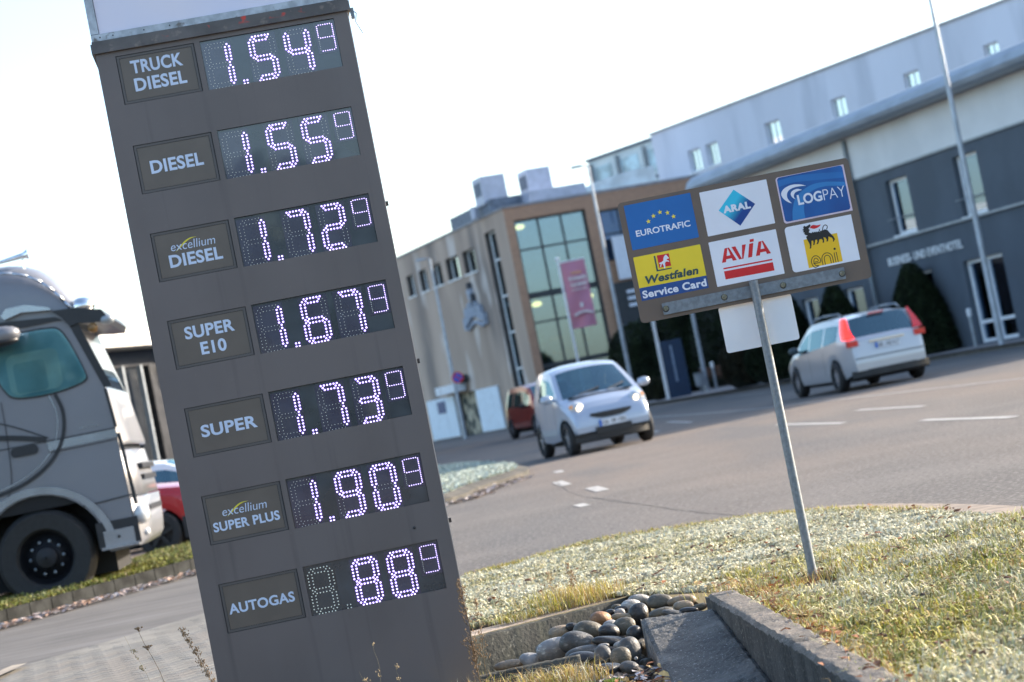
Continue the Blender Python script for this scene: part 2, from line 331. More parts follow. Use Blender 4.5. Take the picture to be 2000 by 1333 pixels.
# ---------------------------------------------------------------- retaining wall, slab, trough
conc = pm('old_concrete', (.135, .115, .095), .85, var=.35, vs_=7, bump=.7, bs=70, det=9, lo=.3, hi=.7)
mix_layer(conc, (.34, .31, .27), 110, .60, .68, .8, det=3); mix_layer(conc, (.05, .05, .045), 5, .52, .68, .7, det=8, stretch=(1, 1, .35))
conc_side = pm('stained_shaded_concrete', (.055, .052, .048), .9, var=.4, vs_=6, bump=.8, bs=60, det=9, lo=.3, hi=.7); mix_layer(conc_side, (.02, .02, .02), 9, .45, .62, .8, det=8, stretch=(1, 1, .15)); mix_layer(conc_side, (.20, .18, .16), 70, .60, .68, .7, det=3)  # wall side faces: stains, with their shade also put into the dark colour
slab_side = pm('slab_side', (.24, .235, .225), .85, var=.3, vs_=20, bump=.8, bs=90, det=8)
M_wet = pm('damp_concrete', (.062, .060, .056), .8, var=.4, vs_=6, bump=.7, bs=80, det=9, lo=.3, hi=.7)
mix_layer(M_wet, (.38, .38, .38), 120, .62, .69, .8, det=3); mix_layer(M_wet, (.17, .165, .155), 3, .5, .68, .8, det=8)
def slab_mesh(a, b, c, d, z0, z1, nu, nv, amp=.003, seed=1, zslope=0, bev=.01):
    """rough block: plan corners a,b (near), c,d (far) ; worn top and edges"""
    r = np.random.default_rng(seed); g = G(); top = []
    for j in range(nv+1):
        for i in range(nu+1):
            s, t = i/nu, j/nv; x = (a[0]*(1-s)+b[0]*s)*(1-t)+(d[0]*(1-s)+c[0]*s)*t; y = (a[1]*(1-s)+b[1]*s)*(1-t)+(d[1]*(1-s)+c[1]*s)*t
            e = i in (0, nu) or j in (0, nv); top.append((x+r.normal(0, amp*.4), y+r.normal(0, amp*.4), z1+zslope*t+r.normal(0, amp)*.5-(bev+abs(r.normal(0, amp))*1.2 if e else 0)))
    F = [(j*(nu+1)+i, j*(nu+1)+i+1, (j+1)*(nu+1)+i+1, (j+1)*(nu+1)+i) for j in range(nv) for i in range(nu)]; g.add(top, F, 0)
    ring = [i for i in range(nu+1)]+[j*(nu+1)+nu for j in range(1, nv+1)]+[nv*(nu+1)+i for i in range(nu-1, -1, -1)]+[j*(nu+1) for j in range(nv-1, 0, -1)]
    k = len(g.v); m = len(ring)
    for q in ring: p = top[q]; g.v.append((p[0]+r.normal(0, amp*.5), p[1], z0))
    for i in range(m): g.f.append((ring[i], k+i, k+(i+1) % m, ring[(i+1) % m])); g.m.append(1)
    return g
def dispconc(o, lvl=0):
    return o
wallseg = [9.30, 7.2, 5.0]
wt = thing('retaining_wall', 'dark weathered concrete retaining wall at the edge of the lawn beside the slab', 'wall', (0, 0, 0))
def wx(y): return .602+(9.3-y)*.050
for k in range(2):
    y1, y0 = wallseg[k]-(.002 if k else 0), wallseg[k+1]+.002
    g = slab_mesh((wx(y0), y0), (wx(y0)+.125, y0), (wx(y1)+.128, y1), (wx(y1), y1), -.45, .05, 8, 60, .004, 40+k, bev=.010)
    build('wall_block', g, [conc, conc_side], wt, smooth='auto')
sb = build('concrete_slab', slab_mesh((.345, 7.05), (.712, 7.05), (.612, 9.05), (.306, 9.26), -.42, -.235, 20, 80, .003, 50, zslope=.245, bev=.006), [M_wet, slab_side])
# set the slab's near edge a little wider
tag(sb, 'dark damp concrete slab lying beside the retaining wall', 'slab')
tr = thing('concrete_trough', 'sunken concrete trough holding the heap of river stones', 'trough')
conc2 = pm('trough_concrete', (.065, .065, .058), .9, spec=.15, var=.3, vs_=5, bump=.5, bs=60, det=9, lo=.3, hi=.7)
mix_layer(conc2, (.07, .075, .06), 6, .5, .65, .7, det=6, stretch=(1, 1, .3)); mix_layer(conc2, (.26, .25, .21), 40, .60, .72, .6, det=4)
build('back_wall', slab_mesh((-.58, 9.76), (.40, 10.33), (.37, 10.39), (-.61, 9.82), -.40, .004, 50, 2, .002, 61, bev=.006), conc2, tr, smooth=True)
build('front_wall', slab_mesh((-.62, 8.34), (.02, 8.40), (.02, 8.46), (-.64, 8.40), -.40, .005, 40, 2, .002, 62, bev=.005), conc2, tr, smooth=True)
g = G(); gq(g, -.7, .78, 4.4, 10.5, -.34); bed = build('trough_floor', g, pm('trough_dirt', (.05, .045, .04), .95, var=.4, vs_=12, bump=1, bs=40), tr)
g = G(); g.box(-.62, -.56, 4.5, 9.95, -.4, -.002); build('left_wall', g, conc2, tr)
# dirt path strip behind the trough by the pylon
g = G(); g.add([(-1.5, 9.5, .006), (-.61, 9.5, .006), (-.61, 9.81, .006), (.42, 10.41, .006), (.40, 10.6, .006), (-1.5, 10.6, .006)], [(0, 1, 2, 3, 4, 5)])
structure('dirt_strip', g, pm('dry_dirt', (.36, .28, .21), .95, var=.25, vs_=12, bump=.8, bs=60))

# ---------------------------------------------------------------- river stones
def stone_mat(name, c, c2, rough=.55): 
    m = pm(name, c, rough, col2=c2, vs_=14, lo=.35, hi=.65, det=8, bump=.35, bs=90); mix_layer(m, tuple(min(.8, q*2.2+.05) for q in c), 30, .58, .70, .6, det=8, stretch=(1, 1, 3)); mix_layer(m, tuple(q*.35 for q in c), 18, .55, .70, .7, det=7); return m
SM = [stone_mat('stone_grey', (.10, .098, .092), (.045, .044, .042)), stone_mat('stone_black', (.030, .028, .027), (.012, .012, .012), .4), stone_mat('stone_brown', (.34, .165, .065), (.15, .08, .045)),
      stone_mat('stone_pale', (.36, .34, .31), (.20, .20, .20)), stone_mat('stone_olive', (.13, .11, .075), (.055, .05, .038)), stone_mat('stone_tan', (.33, .25, .16), (.17, .13, .09))]
def stone(x, y, z, rx, ry, rz, rot, mi, label, seed, tilt=0, group='river stones heaped in the trough'):
    r = np.random.default_rng(seed); a = r.uniform(-1, 1, (4, 3)); ph = r.uniform(0, 6, 4)
    def pt(px, py, pz): return 1+.085*sum(math.sin(2.2*(a[k, 0]*px+a[k, 1]*py+a[k, 2]*pz)+ph[k]) for k in range(4))
    g = G(); g.ellip((0, 0, 0), rx, ry, rz, 22, 14, pert=pt, e=.92)
    o = build('river_stone', g, SM[mi], smooth=True, loc=(x, y, z)); o.rotation_euler = (tilt, r.uniform(-.25, .25), rot); return tag(o, label, 'stone', group)
STONES = [
(0.144, 9.608, 0.000, 0.047, 0.032, 2, 'round orange-brown river stone near the top of the heap'),
(-0.050, 9.710, -0.037, 0.050, 0.031, 5, 'tan block-shaped stone against the back wall of the trough'),
(0.074, 9.424, -0.022, 0.068, 0.043, 4, 'big olive stone with a lighter crown in the middle of the heap'),
(-0.085, 9.377, -0.073, 0.070, 0.047, 3, 'largest pale grey stone leaning on the trough front wall'),
(0.026, 9.263, -0.049, 0.066, 0.049, 0, 'pointed grey stone with pale streaks beside the largest pale stone'),
(0.035, 9.043, -0.063, 0.065, 0.024, 0, 'flat grey stone under the pointed grey stone'),
(-0.181, 9.424, -0.098, 0.047, 0.031, 3, 'pale grey stone lowest on the left of the heap'),
(-0.134, 9.550, -0.075, 0.041, 0.027, 4, 'dull tan stone in shade behind the largest pale stone'),
(-0.219, 9.484, -0.105, 0.020, 0.014, 5, 'small tan stone at the left foot of the heap'),
(0.154, 9.068, -0.041, 0.063, 0.023, 1, 'flat black oval stone in the middle of the heap'),
(0.155, 9.256, -0.027, 0.051, 0.031, 1, 'dark grey stone above the flat black oval stone'),
(0.241, 9.309, -0.023, 0.044, 0.033, 4, 'olive green stone touching the corner of the slab'),
(0.178, 9.429, -0.014, 0.029, 0.022, 3, 'small pale stone beside the orange-brown stone'),
(0.240, 9.539, -0.005, 0.045, 0.019, 5, 'tan elongated stone right of the orange-brown stone'),
(0.316, 9.544, -0.005, 0.039, 0.045, 1, 'large near-black stone standing by the slab corner'),
(0.291, 9.761, 0.012, 0.042, 0.028, 3, 'pale bluish stone behind the near-black stone'),
(0.237, 9.675, 0.005, 0.021, 0.016, 3, 'small cream stone left of the pale bluish stone'),
(0.227, 9.835, 0.017, 0.028, 0.013, 4, 'small brown stone at the back left of the heap'),
(0.247, 9.730, 0.009, 0.028, 0.016, 1, 'small dark stone between the brown and the cream one'),
(0.198, 9.705, 0.007, 0.021, 0.016, 1, 'small black stone on the back wall of the trough'),
(0.221, 8.793, -0.062, 0.044, 0.044, 0, 'speckled grey round stone next to the slab side'),
(0.175, 8.689, -0.070, 0.043, 0.043, 4, 'upright olive egg-shaped stone in front of the heap'),
(0.119, 8.746, -0.066, 0.037, 0.044, 0, 'dark grey upright stone left of the egg-shaped one'),
(0.039, 8.888, -0.073, 0.061, 0.028, 1, 'wide dark stone behind the end of the front wall'),
(0.009, 9.678, -0.022, 0.025, 0.021, 1, 'small dark stone behind the tan block-shaped one'),
(0.266, 9.112, -0.038, 0.033, 0.028, 1, 'dark stone squeezed against the slab face'),
(-0.006, 9.481, -0.042, 0.020, 0.014, 3, 'small white stone left of the big olive stone'),
(0.128, 8.487, -0.086, 0.051, 0.026, 1, 'wide dark stone at the front foot of the heap'),
(0.196, 8.460, -0.088, 0.040, 0.024, 0, 'grey stone half covered by leaves near the slab foot'),
(-0.129, 9.016, -0.114, 0.043, 0.015, 1, 'dark flat stone in front of the trough wall'),
(-0.296, 9.585, -0.120, 0.064, 0.021, 5, 'flat tan stone lying on the trough floor at the left'),
(0.426, 9.728, 0.009, 0.060, 0.035, 4, 'biggest olive grey boulder at the top right of the heap'),
(0.517, 9.648, 0.003, 0.057, 0.025, 5, 'long tan stone behind the biggest boulder'),
(0.511, 9.505, -0.008, 0.045, 0.023, 5, 'smooth beige stone right of the biggest boulder'),
(0.411, 9.462, -0.011, 0.054, 0.021, 4, 'flat olive stone behind the slab edge'),
(0.453, 9.389, -0.017, 0.040, 0.016, 0, 'flat grey stone resting on the slab edge'),
(0.345, 9.893, 0.022, 0.049, 0.021, 3, 'frosted white stone at the very top of the heap'),
(0.526, 9.396, -0.016, 0.038, 0.016, 1, 'black stone beneath the smooth beige one'),
(0.573, 9.408, -0.015, 0.034, 0.013, 4, 'flat brown stone at the end of the retaining wall'),
(0.126, 8.994, -0.047, 0.020, 0.009, 3, 'tiny pale blue pebble on the flat black oval stone'),
(0.181, 8.936, -0.051, 0.019, 0.010, 3, 'tiny light grey pebble beside the speckled stone'),
(0.236, 8.605, -0.077, 0.007, 0.007, 3, 'tiny round white pebble by the slab side'),
]
for k, (x, y, z, rx, rz, mi, lab) in enumerate(STONES):
    rr = random.Random(k); ry = min(rx, rz*1.5)*rr.uniform(.85, 1.1)
    tilt = 0
    stone(x, y, z, rx*1.06, ry, rz*1.06, rr.uniform(-.3, .3), mi, lab, 100+k, tilt)
rr = random.Random(5)
for k in range(60):     # the lower layer of the heap, seen between the upper stones
    t = rr.random(); x = rr.uniform(-.05, .29) if t < .75 else rr.uniform(.28, .55); y = rr.uniform(8.5, 9.85) if t < .75 else rr.uniform(9.72, 9.95)
    z = -.10+.13*(y-8.3)/1.7+.3*min(0, x-.1)-.075-rr.random()*.03
    rx = rr.uniform(.03, .05); stone(x, y, z, rx, rx*.9, rx*.7, rr.uniform(0, 3), rr.choice([0, 0, 1, 4, 4]), 'smooth dark cobble lying low between the larger river stones', 300+k, group='low cobbles between the larger river stones')
litter('leaf_debris', [(rr.uniform(0, .33), rr.uniform(7.7, 8.55), -.15) for _ in range(80)], 260, .022, .02, 33, [rust, dry, np.array([.12, .10, .08]), np.array([.55, .53, .55]), np.array([.45, .42, .45])], 'frosted leaves and twigs at the foot of the stone heap', zr=.06)
g = G(); gq(g, -.5, .40, 7.2, 8.34, -.17); bed2 = tag(build('gravel_bed', g, pm('wet_gravel', (.06, .055, .05), .8, var=.5, vs_=60, bump=1, bs=60)), kind='structure')
tuft('dry_grass', [(rr.uniform(-.5, .1), rr.uniform(8.15, 8.38)) for _ in range(40)], 1400, .03, .12, .02, 26, [dry, dry*1.2, gr2, frost*.9], 'straw coloured grass in front of the trough wall', (.2, 1.3), z=-.08)
tuft('green_moss', [(.03, 8.3), (.12, 8.25), (.0, 8.32)], 500, .01, .03, .015, 27, [gr1*1.3, np.array([.15, .32, .04])], 'small green plants among the frosted leaves', z=-.11)

# ---------------------------------------------------------------- driveway, pavers, kerb on the left
paving = pm('driveway_paving', (.135, .127, .118), .95, spec=.2, var=.10, vs_=1.2, bump=.35, bs=120, det=7)
mix_layer(paving, (.22, .21, .205), 3.0, .5, .62, .5, det=4, stretch=(.25, 3, 1))
KL = [(-6.4, 14.2), (-5.6, 16.2), (-4.86, 18.2), (-4.21, 19.75), (-3.55, 21.3), (-3.1, 22.9), (-2.8, 24.6), (-2.75, 26)]
ks = smoothline(KL, 5)
def off(pl, d):
    out = []
    for i, p in enumerate(pl):
        a = pl[max(i-1, 0)]; b = pl[min(i+1, len(pl)-1)]; dx, dy = b[0]-a[0], b[1]-a[1]; l = math.hypot(dx, dy); out.append((p[0]-dy/l*d, p[1]+dx/l*d))
    return out
g = G(); g.add([(-9, 5, .004), (-1.75, 5, .004), (-1.6, 10.2, .004), (-1.9, 20, .004), (-2.6, 26, .004)]+[(x, y, .004) for x, y in ks[::-1]], [tuple(range(5+len(ks)))])
structure('driveway', g, paving)
lp = [pm('paver_light', (.195, .185, .165), .95, spec=.25, var=.14, vs_=3, bump=.4, bs=80), pm('paver_warm', (.185, .17, .15), .95, spec=.25, var=.14, vs_=3, bump=.4, bs=80), pm('paver_grey', (.165, .16, .148), .95, spec=.25, var=.14, vs_=3, bump=.4, bs=80)]
cells = []
pa = math.atan2(1.47, .9); ca, sa = math.cos(pa), math.sin(pa)
zone = [(-3.62, 12.0), (-3.52, 13.4), (-2.5, 15.06), (-2.15, 15.0), (-1.66, 12.5), (-1.62, 9.7), (-2.4, 9.7)]
for i in range(-45, 45):
    for j in range(-60, 60):
        cx = -2.6+(i+.5*(j % 2))*.2*ca-j*.1*sa; cy = 12.4+(i+.5*(j % 2))*.2*sa+j*.1*ca
        if inpoly(np.array([cx]), np.array([cy]), zone)[0]: cells.append((cx, cy))
cells.sort(key=lambda p: p[1])
pav = thing('light_paving', 'light rectangular concrete pavers laid in rows by the pylon', 'paving')
def paver_geo(g, cx=0, cy=0, zo=0):
    v = []
    for dz, k in ((-.02, 1), (-.0015, 1), (.0004, .975)):
        for a, b in ((-1, -1), (1, -1), (1, 1), (-1, 1)):
            x, y = a*.0985*k, b*.0488*(k if k == 1 else .93); v.append((cx+x*ca-y*sa, cy+x*sa+y*ca, dz+zo+.006))
    g.add(v, [(8, 9, 10, 11)]+[(r*4+i, r*4+(i+1) % 4, r*4+4+(i+1) % 4, r*4+4+i) for r in range(2) for i in range(4)])
pms = []
for m in lp:
    g = G(); paver_geo(g); me = bpy.data.meshes.new('paver'); me.from_pydata(g.v, [], g.f); me.materials.append(m); pms.append(me)
for k, (x, y) in enumerate(cells[:300]):
    o = link('paver', rr.choice(pms), pav, (x, y, rr.uniform(-.0006, .0006))); o.rotation_euler = (rr.uniform(-.003, .003), rr.uniform(-.003, .003), 0)
g = G()
for x, y in cells[300:]: paver_geo(g, x, y, rr.uniform(-.0006, .0006))
if g.v: tag(build('far_pavers', g, lp[0], pav), kind='stuff')
g = G(); g.add([(-3.57, 12.0, .03), (-3.45, 12.0, .03), (-3.36, 13.45, .03), (-3.47, 13.5, .03)], [(0, 1, 2, 3)]); structure('edging_strip', g, pm('pale_edging', (.33, .28, .22), .85))
# left kerb as separate stones
kl = thing('driveway_kerb', 'shade-darkened concrete kerb between the driveway and the grass strip', 'kerb')
kd = pm('shade_toned_kerb', (.03, .031, .03), .95, spec=.08, var=.35, vs_=6, bump=.6, bs=60)  # shade on the kerb face is put into this very dark base colour
ko = off(ks, .06); 
for i in range(len(ks)-1):
    (a, b), (c, d) = (ks[i], ks[i+1]), (ko[i+1], ko[i]); q = .006
    l = math.hypot(b[0]-a[0], b[1]-a[1]); ux, uy = (b[0]-a[0])/l*q, (b[1]-a[1])/l*q
    g = G(); P4 = [(a[0]+ux, a[1]+uy), (b[0]-ux, b[1]-uy), (c[0]-ux, c[1]-uy), (d[0]+ux, d[1]+uy)]
    g.add([(x, y, -.02) for x, y in P4]+[(x, y, .150) for x, y in P4], [(4, 5, 6, 7), (0, 1, 5, 4), (1, 2, 6, 5), (2, 3, 7, 6), (3, 0, 4, 7)]); build('kerb_stone', g, kd, kl)
gs_in = off(ks, .05); gs_out = off(ks, 1.9)
strip_mesh('verge_soil', gs_in, gs_out, .135, soil)
vp = gs_in+gs_out[::-1]
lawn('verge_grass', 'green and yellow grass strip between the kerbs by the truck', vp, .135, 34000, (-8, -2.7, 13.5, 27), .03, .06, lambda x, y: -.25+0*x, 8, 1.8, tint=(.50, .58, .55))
k2 = off(ks, 1.92); k3 = off(ks, 2.12); g = G(); n = len(k2)
g.add([(x, y, .13) for x, y in k2]+[(x, y, .13) for x, y in k3]+[(x, y, 0) for x, y in k3], [(i, i+1, n+i+1, n+i) for i in range(n-1)]+[(n+i, n+i+1, 2*n+i+1, 2*n+i) for i in range(n-1)])
structure('pale_kerb', g, pm('pale_kerb', (.36, .36, .36), .85))
k4 = off(ks, 2.6); k5 = off(ks, 3.3); strip_mesh('paved_gutter', k4, k5, .004, pm('pink_paving', (.30, .24, .215), .9, var=.15, vs_=3))
litter('leaf_litter', [(x+.09*random.random(), y-.1*random.random()) for x, y in off(ks, -.12)], 2400, .035, .06, 35, [np.array([.55, .45, .43]), np.array([.45, .40, .39]), np.array([.45, .30, .22]), np.array([.40, .40, .42])], 'pale fallen leaves drifted along the dark kerb', .02)

# ---------------------------------------------------------------- traffic island, far pavement, markings
isl = smoothline([(-3.4, 26.5), (-1.6, 26.0), (-1.13, 26.6), (-1.0, 27.9), (-.66, 29.3), (-.32, 30.9), (-.33, 33), (-.55, 35.2), (-1.1, 39.7), (-1.9, 42.5), (-4.5, 43.8)], 5)
io = off(isl, -.16); g = G(); n = len(isl)
g.add([(x, y, .125) for x, y in isl]+[(x, y, .07) for x, y in io]+[(x, y, 0) for x, y in io], [(i, n+i, n+i+1, i+1) for i in range(n-1)]+[(n+i, 2*n+i, 2*n+i+1, n+i+1) for i in range(n-1)])
structure('island_kerb', g, pm('island_kerb', (.06, .055, .045), .9, var=.4, vs_=3, bump=.5))
poly_sheet('island_soil', isl, .12, soil)
lawn('island_grass', 'frost-white grass on the traffic island behind the pylon', isl, .12, 45000, (-4.5, -.2, 26, 44), .03, .06, lambda x, y: 1.15+0*x, 9, 3.0, tint=(.82, .95, 1.1))
litter('leaf_litter', [(x+.06, y-.1) for x, y in off(isl[4:22], -.30)], 420, .04, .07, 36, [np.array([.5, .45, .44]), np.array([.35, .28, .24]), np.array([.2, .17, .15])], 'pale leaves along the traffic island kerb', .01)
mk = pm('road_paint', (.40, .385, .36), .8, var=.12, vs_=9); mix_layer(mk, (.22, .21, .20), 14, .5, .62, .8)
def mark(a, b, wd, n='lane_marking'):
    dx, dy = b[0]-a[0], b[1]-a[1]; l = math.hypot(dx, dy); nx, ny = -dy/l*wd/2, dx/l*wd/2
    g = G(); g.add([(a[0]+nx, a[1]+ny, .004), (a[0]-nx, a[1]-ny, .004), (b[0]-nx, b[1]-ny, .004), (b[0]+nx, b[1]+ny, .004)], [(0, 1, 2, 3)]); structure(n, g, mk)
mark((.20, 26.3), (.29, 24.7), .13); mark((.52, 22.9), (.60, 21.6), .14); mark((.30, 29.3), (.26, 30.2), .12); mark((.30, 19.9), (.36, 19.3), .1)
mark((4.15, 23.1), (4.41, 19.9), .12); mark((3.1, 38.65), (4.6, 37.7), .13); mark((3.53, 31.1), (3.83, 26.7), .12); mark((3.2, 43), (3.05, 48), .12)
mark((2.4, 41), (2.0, 47), .12); mark((4.6, 30.5), (4.9, 27.0), .12); mark((7.0, 60), (6.2, 68), .12)
strip = smoothline([(2.9, 62), (4.2, 46), (5.05, 40.47), (6.05, 34.5), (6.85, 29.8), (8.2, 24)], 6); strip_mesh('lane_line', strip, off(strip, .10), .004, mk)
sm = pm('tar_seam', (.09, .08, .075), .8); cr_ = [(.2, 26), (.35, 21.8), (.78, 17.97), (.95, 16.4), (1.12, 15.1), (1.33, 13.86)]
cl_ = smoothline(cr_, 8); cl_ = [(x+random.uniform(-.012, .012), y) for x, y in cl_]; strip_mesh('road_seam', cl_, [(x+random.uniform(.003, .014), y) for x, y in cl_], .004, sm)
FK = [(1.0, 98.0), (2.5, 91.2), (4.40, 83.2), (6.2, 76), (8.22, 68.5), (10.0, 62.5), (11.6, 56.6), (13.6, 47.5), (17, 33)]
fk = smoothline(FK, 4); fo = off(fk, -.15); n = len(fk); g = G()
fb = [(x+9, y+5) for x, y in fk]
g.add([(x, y, .12) for x, y in fk]+[(x, y, .12) for x, y in fb], [(i, n+i, n+i+1, i+1) for i in range(n-1)]); g.f = [f[::-1] for f in g.f]
structure('pavement', g, pm('pavement_slabs', (.24, .215, .205), .9, var=.12, vs_=.8))
g = G(); g.add([(x, y, .124) for x, y in fk]+[(x, y, .124) for x, y in off(fk, .16)]+[(x, y, 0) for x, y in off(fk, .165)], [(i, n+i, n+i+1, i+1) for i in range(n-1)]+[(n+i, 2*n+i, 2*n+i+1, n+i+1) for i in range(n-1)])
structure('pavement_kerb', g, pm('far_kerb', (.17, .165, .16), .9))
# ================================================================ PRICE PYLON
YAWP = math.atan2(.12, .9725)
py = thing('price_pylon', 'tall grey-brown fuel price pylon with seven lit price displays', 'price sign', (-1.358, 8.24, 0), YAWP)
M_pyl = pm('pylon_paint', (.150, .124, .114), .38, var=.06, vs_=2, det=6, bump=.02, bs=20)
mix_layer(M_pyl, (.165, .140, .132), 1.2, .45, .7, .6, stretch=(3, 3, .5)); mix_layer(M_pyl, (.085, .074, .070), 22, .58, .74, .45, det=6, stretch=(1, 1, .035)); mix_layer(M_pyl, (.19, .16, .14), 90, .66, .72, .5, det=3)
M_pin = pm('pylon_inner', (.045, .045, .05), .6)
M_lab = pm('label_plate', (.142, .115, .092), .35, var=.05, vs_=8)
M_labf = pm('label_frame', (.112, .098, .090), .4, var=.05)
M_let = pm('label_lettering', (.60, .68, .82), .5, var=.03)
M_yel = pm('yellow_print', (.80, .68, .05), .5, var=.03)
M_disp = pm('display_glass', (.035, .045, .055), .28, var=.25, vs_=6, coat=1, spec=.9)
M_lit = pm('lit_diode', (.9, .9, 1), .4, var=0, emis=(.84, .72, 1), es=1.1); M_rim_ = pm('diode_lens', (.5, .4, .8), .4, var=0, emis=(.40, .24, 1), es=.46)
M_off = pm('unlit_diode_glow', (.62, .66, .62), .3, var=0, emis=(.8, .9, .8), es=.10)  # dots that are off still get a faint painted glow
M_dig = pm('digit_module_glow', (.034, .042, .056), .26, var=.2, vs_=9, coat=1, spec=.9, emis=(.30, .16, .75), es=.008)  # weak violet emission paints the diodes' glow onto the lit module
M_digu = pm('dark_digit_module', (.032, .040, .046), .26, var=.2, vs_=9, coat=1, spec=.9)
tops = [2.627, 2.274, 1.928, 1.585, 1.242, .899, .556]; HH = .193
LX0, LX1, DX0, DX1 = .073, .378, .400, .929
ops = []
for z in tops: ops += [(LX0, LX1, z-HH+.001, z-.001), (DX0, DX1, z-HH, z)]
g = G(); P = lambda a, d, z: (a, d, z)
for (a0, a1, b0, b1), dd in [(o, .008 if i % 2 == 0 else .016) for i, o in enumerate(ops)]:
    q = [(a0, b0), (a1, b0), (a1, b1), (a0, b1)]
    for k in range(4):
        (p, c), (e, d) = q[k], q[(k+1) % 4]; g.add([(p, 0, c), (p, dd, c), (e, dd, d), (e, 0, d)], [(0, 1, 2, 3)], 1)
    g.add([(a0, dd, b0), (a1, dd, b0), (a1, dd, b1), (a0, dd, b1)], [(0, 1, 2, 3)], 1)
wg = G(); wallgrid(wg, 0, .985, -.3, 2.66, ops, 0, P); wg.v and g.add(wg.v, wg.f, 0)
g.add([(0, 0, -.3), (.985, 0, -.3), (.985, .30, -.3), (0, .30, -.3), (0, 0, 2.66), (.985, 0, 2.66), (.985, .30, 2.66), (0, .30, 2.66)], [(1, 2, 6, 5), (2, 3, 7, 6), (3, 0, 4, 7), (4, 5, 6, 7)])
build('body', g, [M_pyl, M_pin], py)
M_hood = pm('hood_paint', (.11, .10, .095), .5, var=.2, vs_=8)
mix_layer(M_hood, (.55, .05, .03), 13, .64, .68, 1, det=3, zlim=(2.662, 2.676)); mix_layer(M_hood, (.25, .2, .17), 30, .60, .7, .6)
g = G(); g.box(-.012, .999, -.016, .32, 2.646, 2.684); g.box(-.006, .993, -.010, .31, 2.684, 2.694); build('hood', g, M_hood, py)
lb = G(); lb.box(-.004, .998, .0, .30, 2.696, 2.722); lb.box(-.004, .028, .0, .30, 2.724, 3.7); lb.box(.966, .998, .0, .30, 2.724, 3.7); lb.box(-.004, .998, .0, .30, 3.702, 3.73)
M_lbf = pm('lightbox_frame', (.42, .45, .48), .45, .3, var=.2, vs_=20, det=6); mix_layer(M_lbf, (.15, .13, .11), 22, .62, .70, .9)
f_ = build('light_box_frame', lb, M_lbf, py)
g = G(); g.box(.03, .964, .008, .29, 2.724, 3.7); M_lbp = pm('light_box_face', (.80, .74, .78), .35, var=0, col2=(.66, .68, .84), vs_=1.1, lo=.35, hi=.65); build('light_box_face', g, M_lbp, py)
g = G(); 
for x in (.03, .08, .2, .30): g.dome((x, -.001, 2.709), .003)
build('screw', g, M_black, f_)
# label plates with their lettering
LAB = [('TRUCK DIESEL', [('TRUCK', .123, .323, 2.548, 2.600), ('DIESEL', .125, .326, 2.478, 2.530)]), ('DIESEL', [('DIESEL', .124, .328, 2.153, 2.205)]),
       ('EXD', [('DIESEL', .126, .331, 1.782, 1.832)]), ('SUPER E10', [('SUPER', .130, .322, 1.500, 1.549), ('E10', .180, .279, 1.431, 1.481)]),
       ('SUPER', [('SUPER', .120, .337, 1.118, 1.166)]), ('EXS', [('SUPER PLUS', .096, .353, .752, .789)]), ('AUTOGAS', [('AUTOGAS', .094, .349, .433, .473)])]
for i, z in enumerate(tops):
    z0, z1 = z-HH+.003, z-.003; a, b = LX0+.003, LX1-.003
    pl = G(); t = .009
    pl.box(a, b, .003, .007, z1-t, z1); pl.box(a, b, .003, .007, z0, z0+t); pl.box(a, a+t, .003, .007, z0+t, z1-t); pl.box(b-t, b, .003, .007, z0+t, z1-t)
    fr = build('label_frame', pl, M_labf, py)
    g = G(); g.box(a+t+.0015, b-t-.0015, .0045, .0075, z0+t+.0015, z1-t-.0015); lpn = build('label_plate', g, M_lab, py)
    for s, x0, x1, b0, b1 in LAB[i][1]: text('lettering', s, x0, x1, b0, b1, .0040, M_let, lpn, bold=.030, spacing=1.05)
    if i in (2, 5):
        ez = 1.786+.040 if i == 2 else .792; ex0, ex1 = (.141, .313) if i == 2 else (.140, .312); ez = (1.845 if i == 2 else .807)
        text('lettering', 'excellium', ex0, ex1, ez, ez+.033, .0040, M_let, lpn, bold=-.004, shear=.15)
        g = G(); zz = ez; pts_o = [(ex0+.014, zz-.006), (ex0+.03, zz+.008), (ex0+.045, zz+.022), (ex0+.062, zz+.034), (ex0+.082, zz+.0405), (ex0+.107, zz+.040)]
        pts_i = [(ex0+.014, zz-.006), (ex0+.033, zz+.006), (ex0+.050, zz+.019), (ex0+.067, zz+.030), (ex0+.085, zz+.0375), (ex0+.107, zz+.040)]
        po = smoothline(pts_o, 5); pi = smoothline(pts_i, 5); m = len(po)
        g.add([(x, .0042, q) for x, q in po]+[(x, .0042, q) for x, q in pi], [(k, m+k, m+k+1, k+1) for k in range(m-1)]); build('swoosh', g, M_yel, lpn)
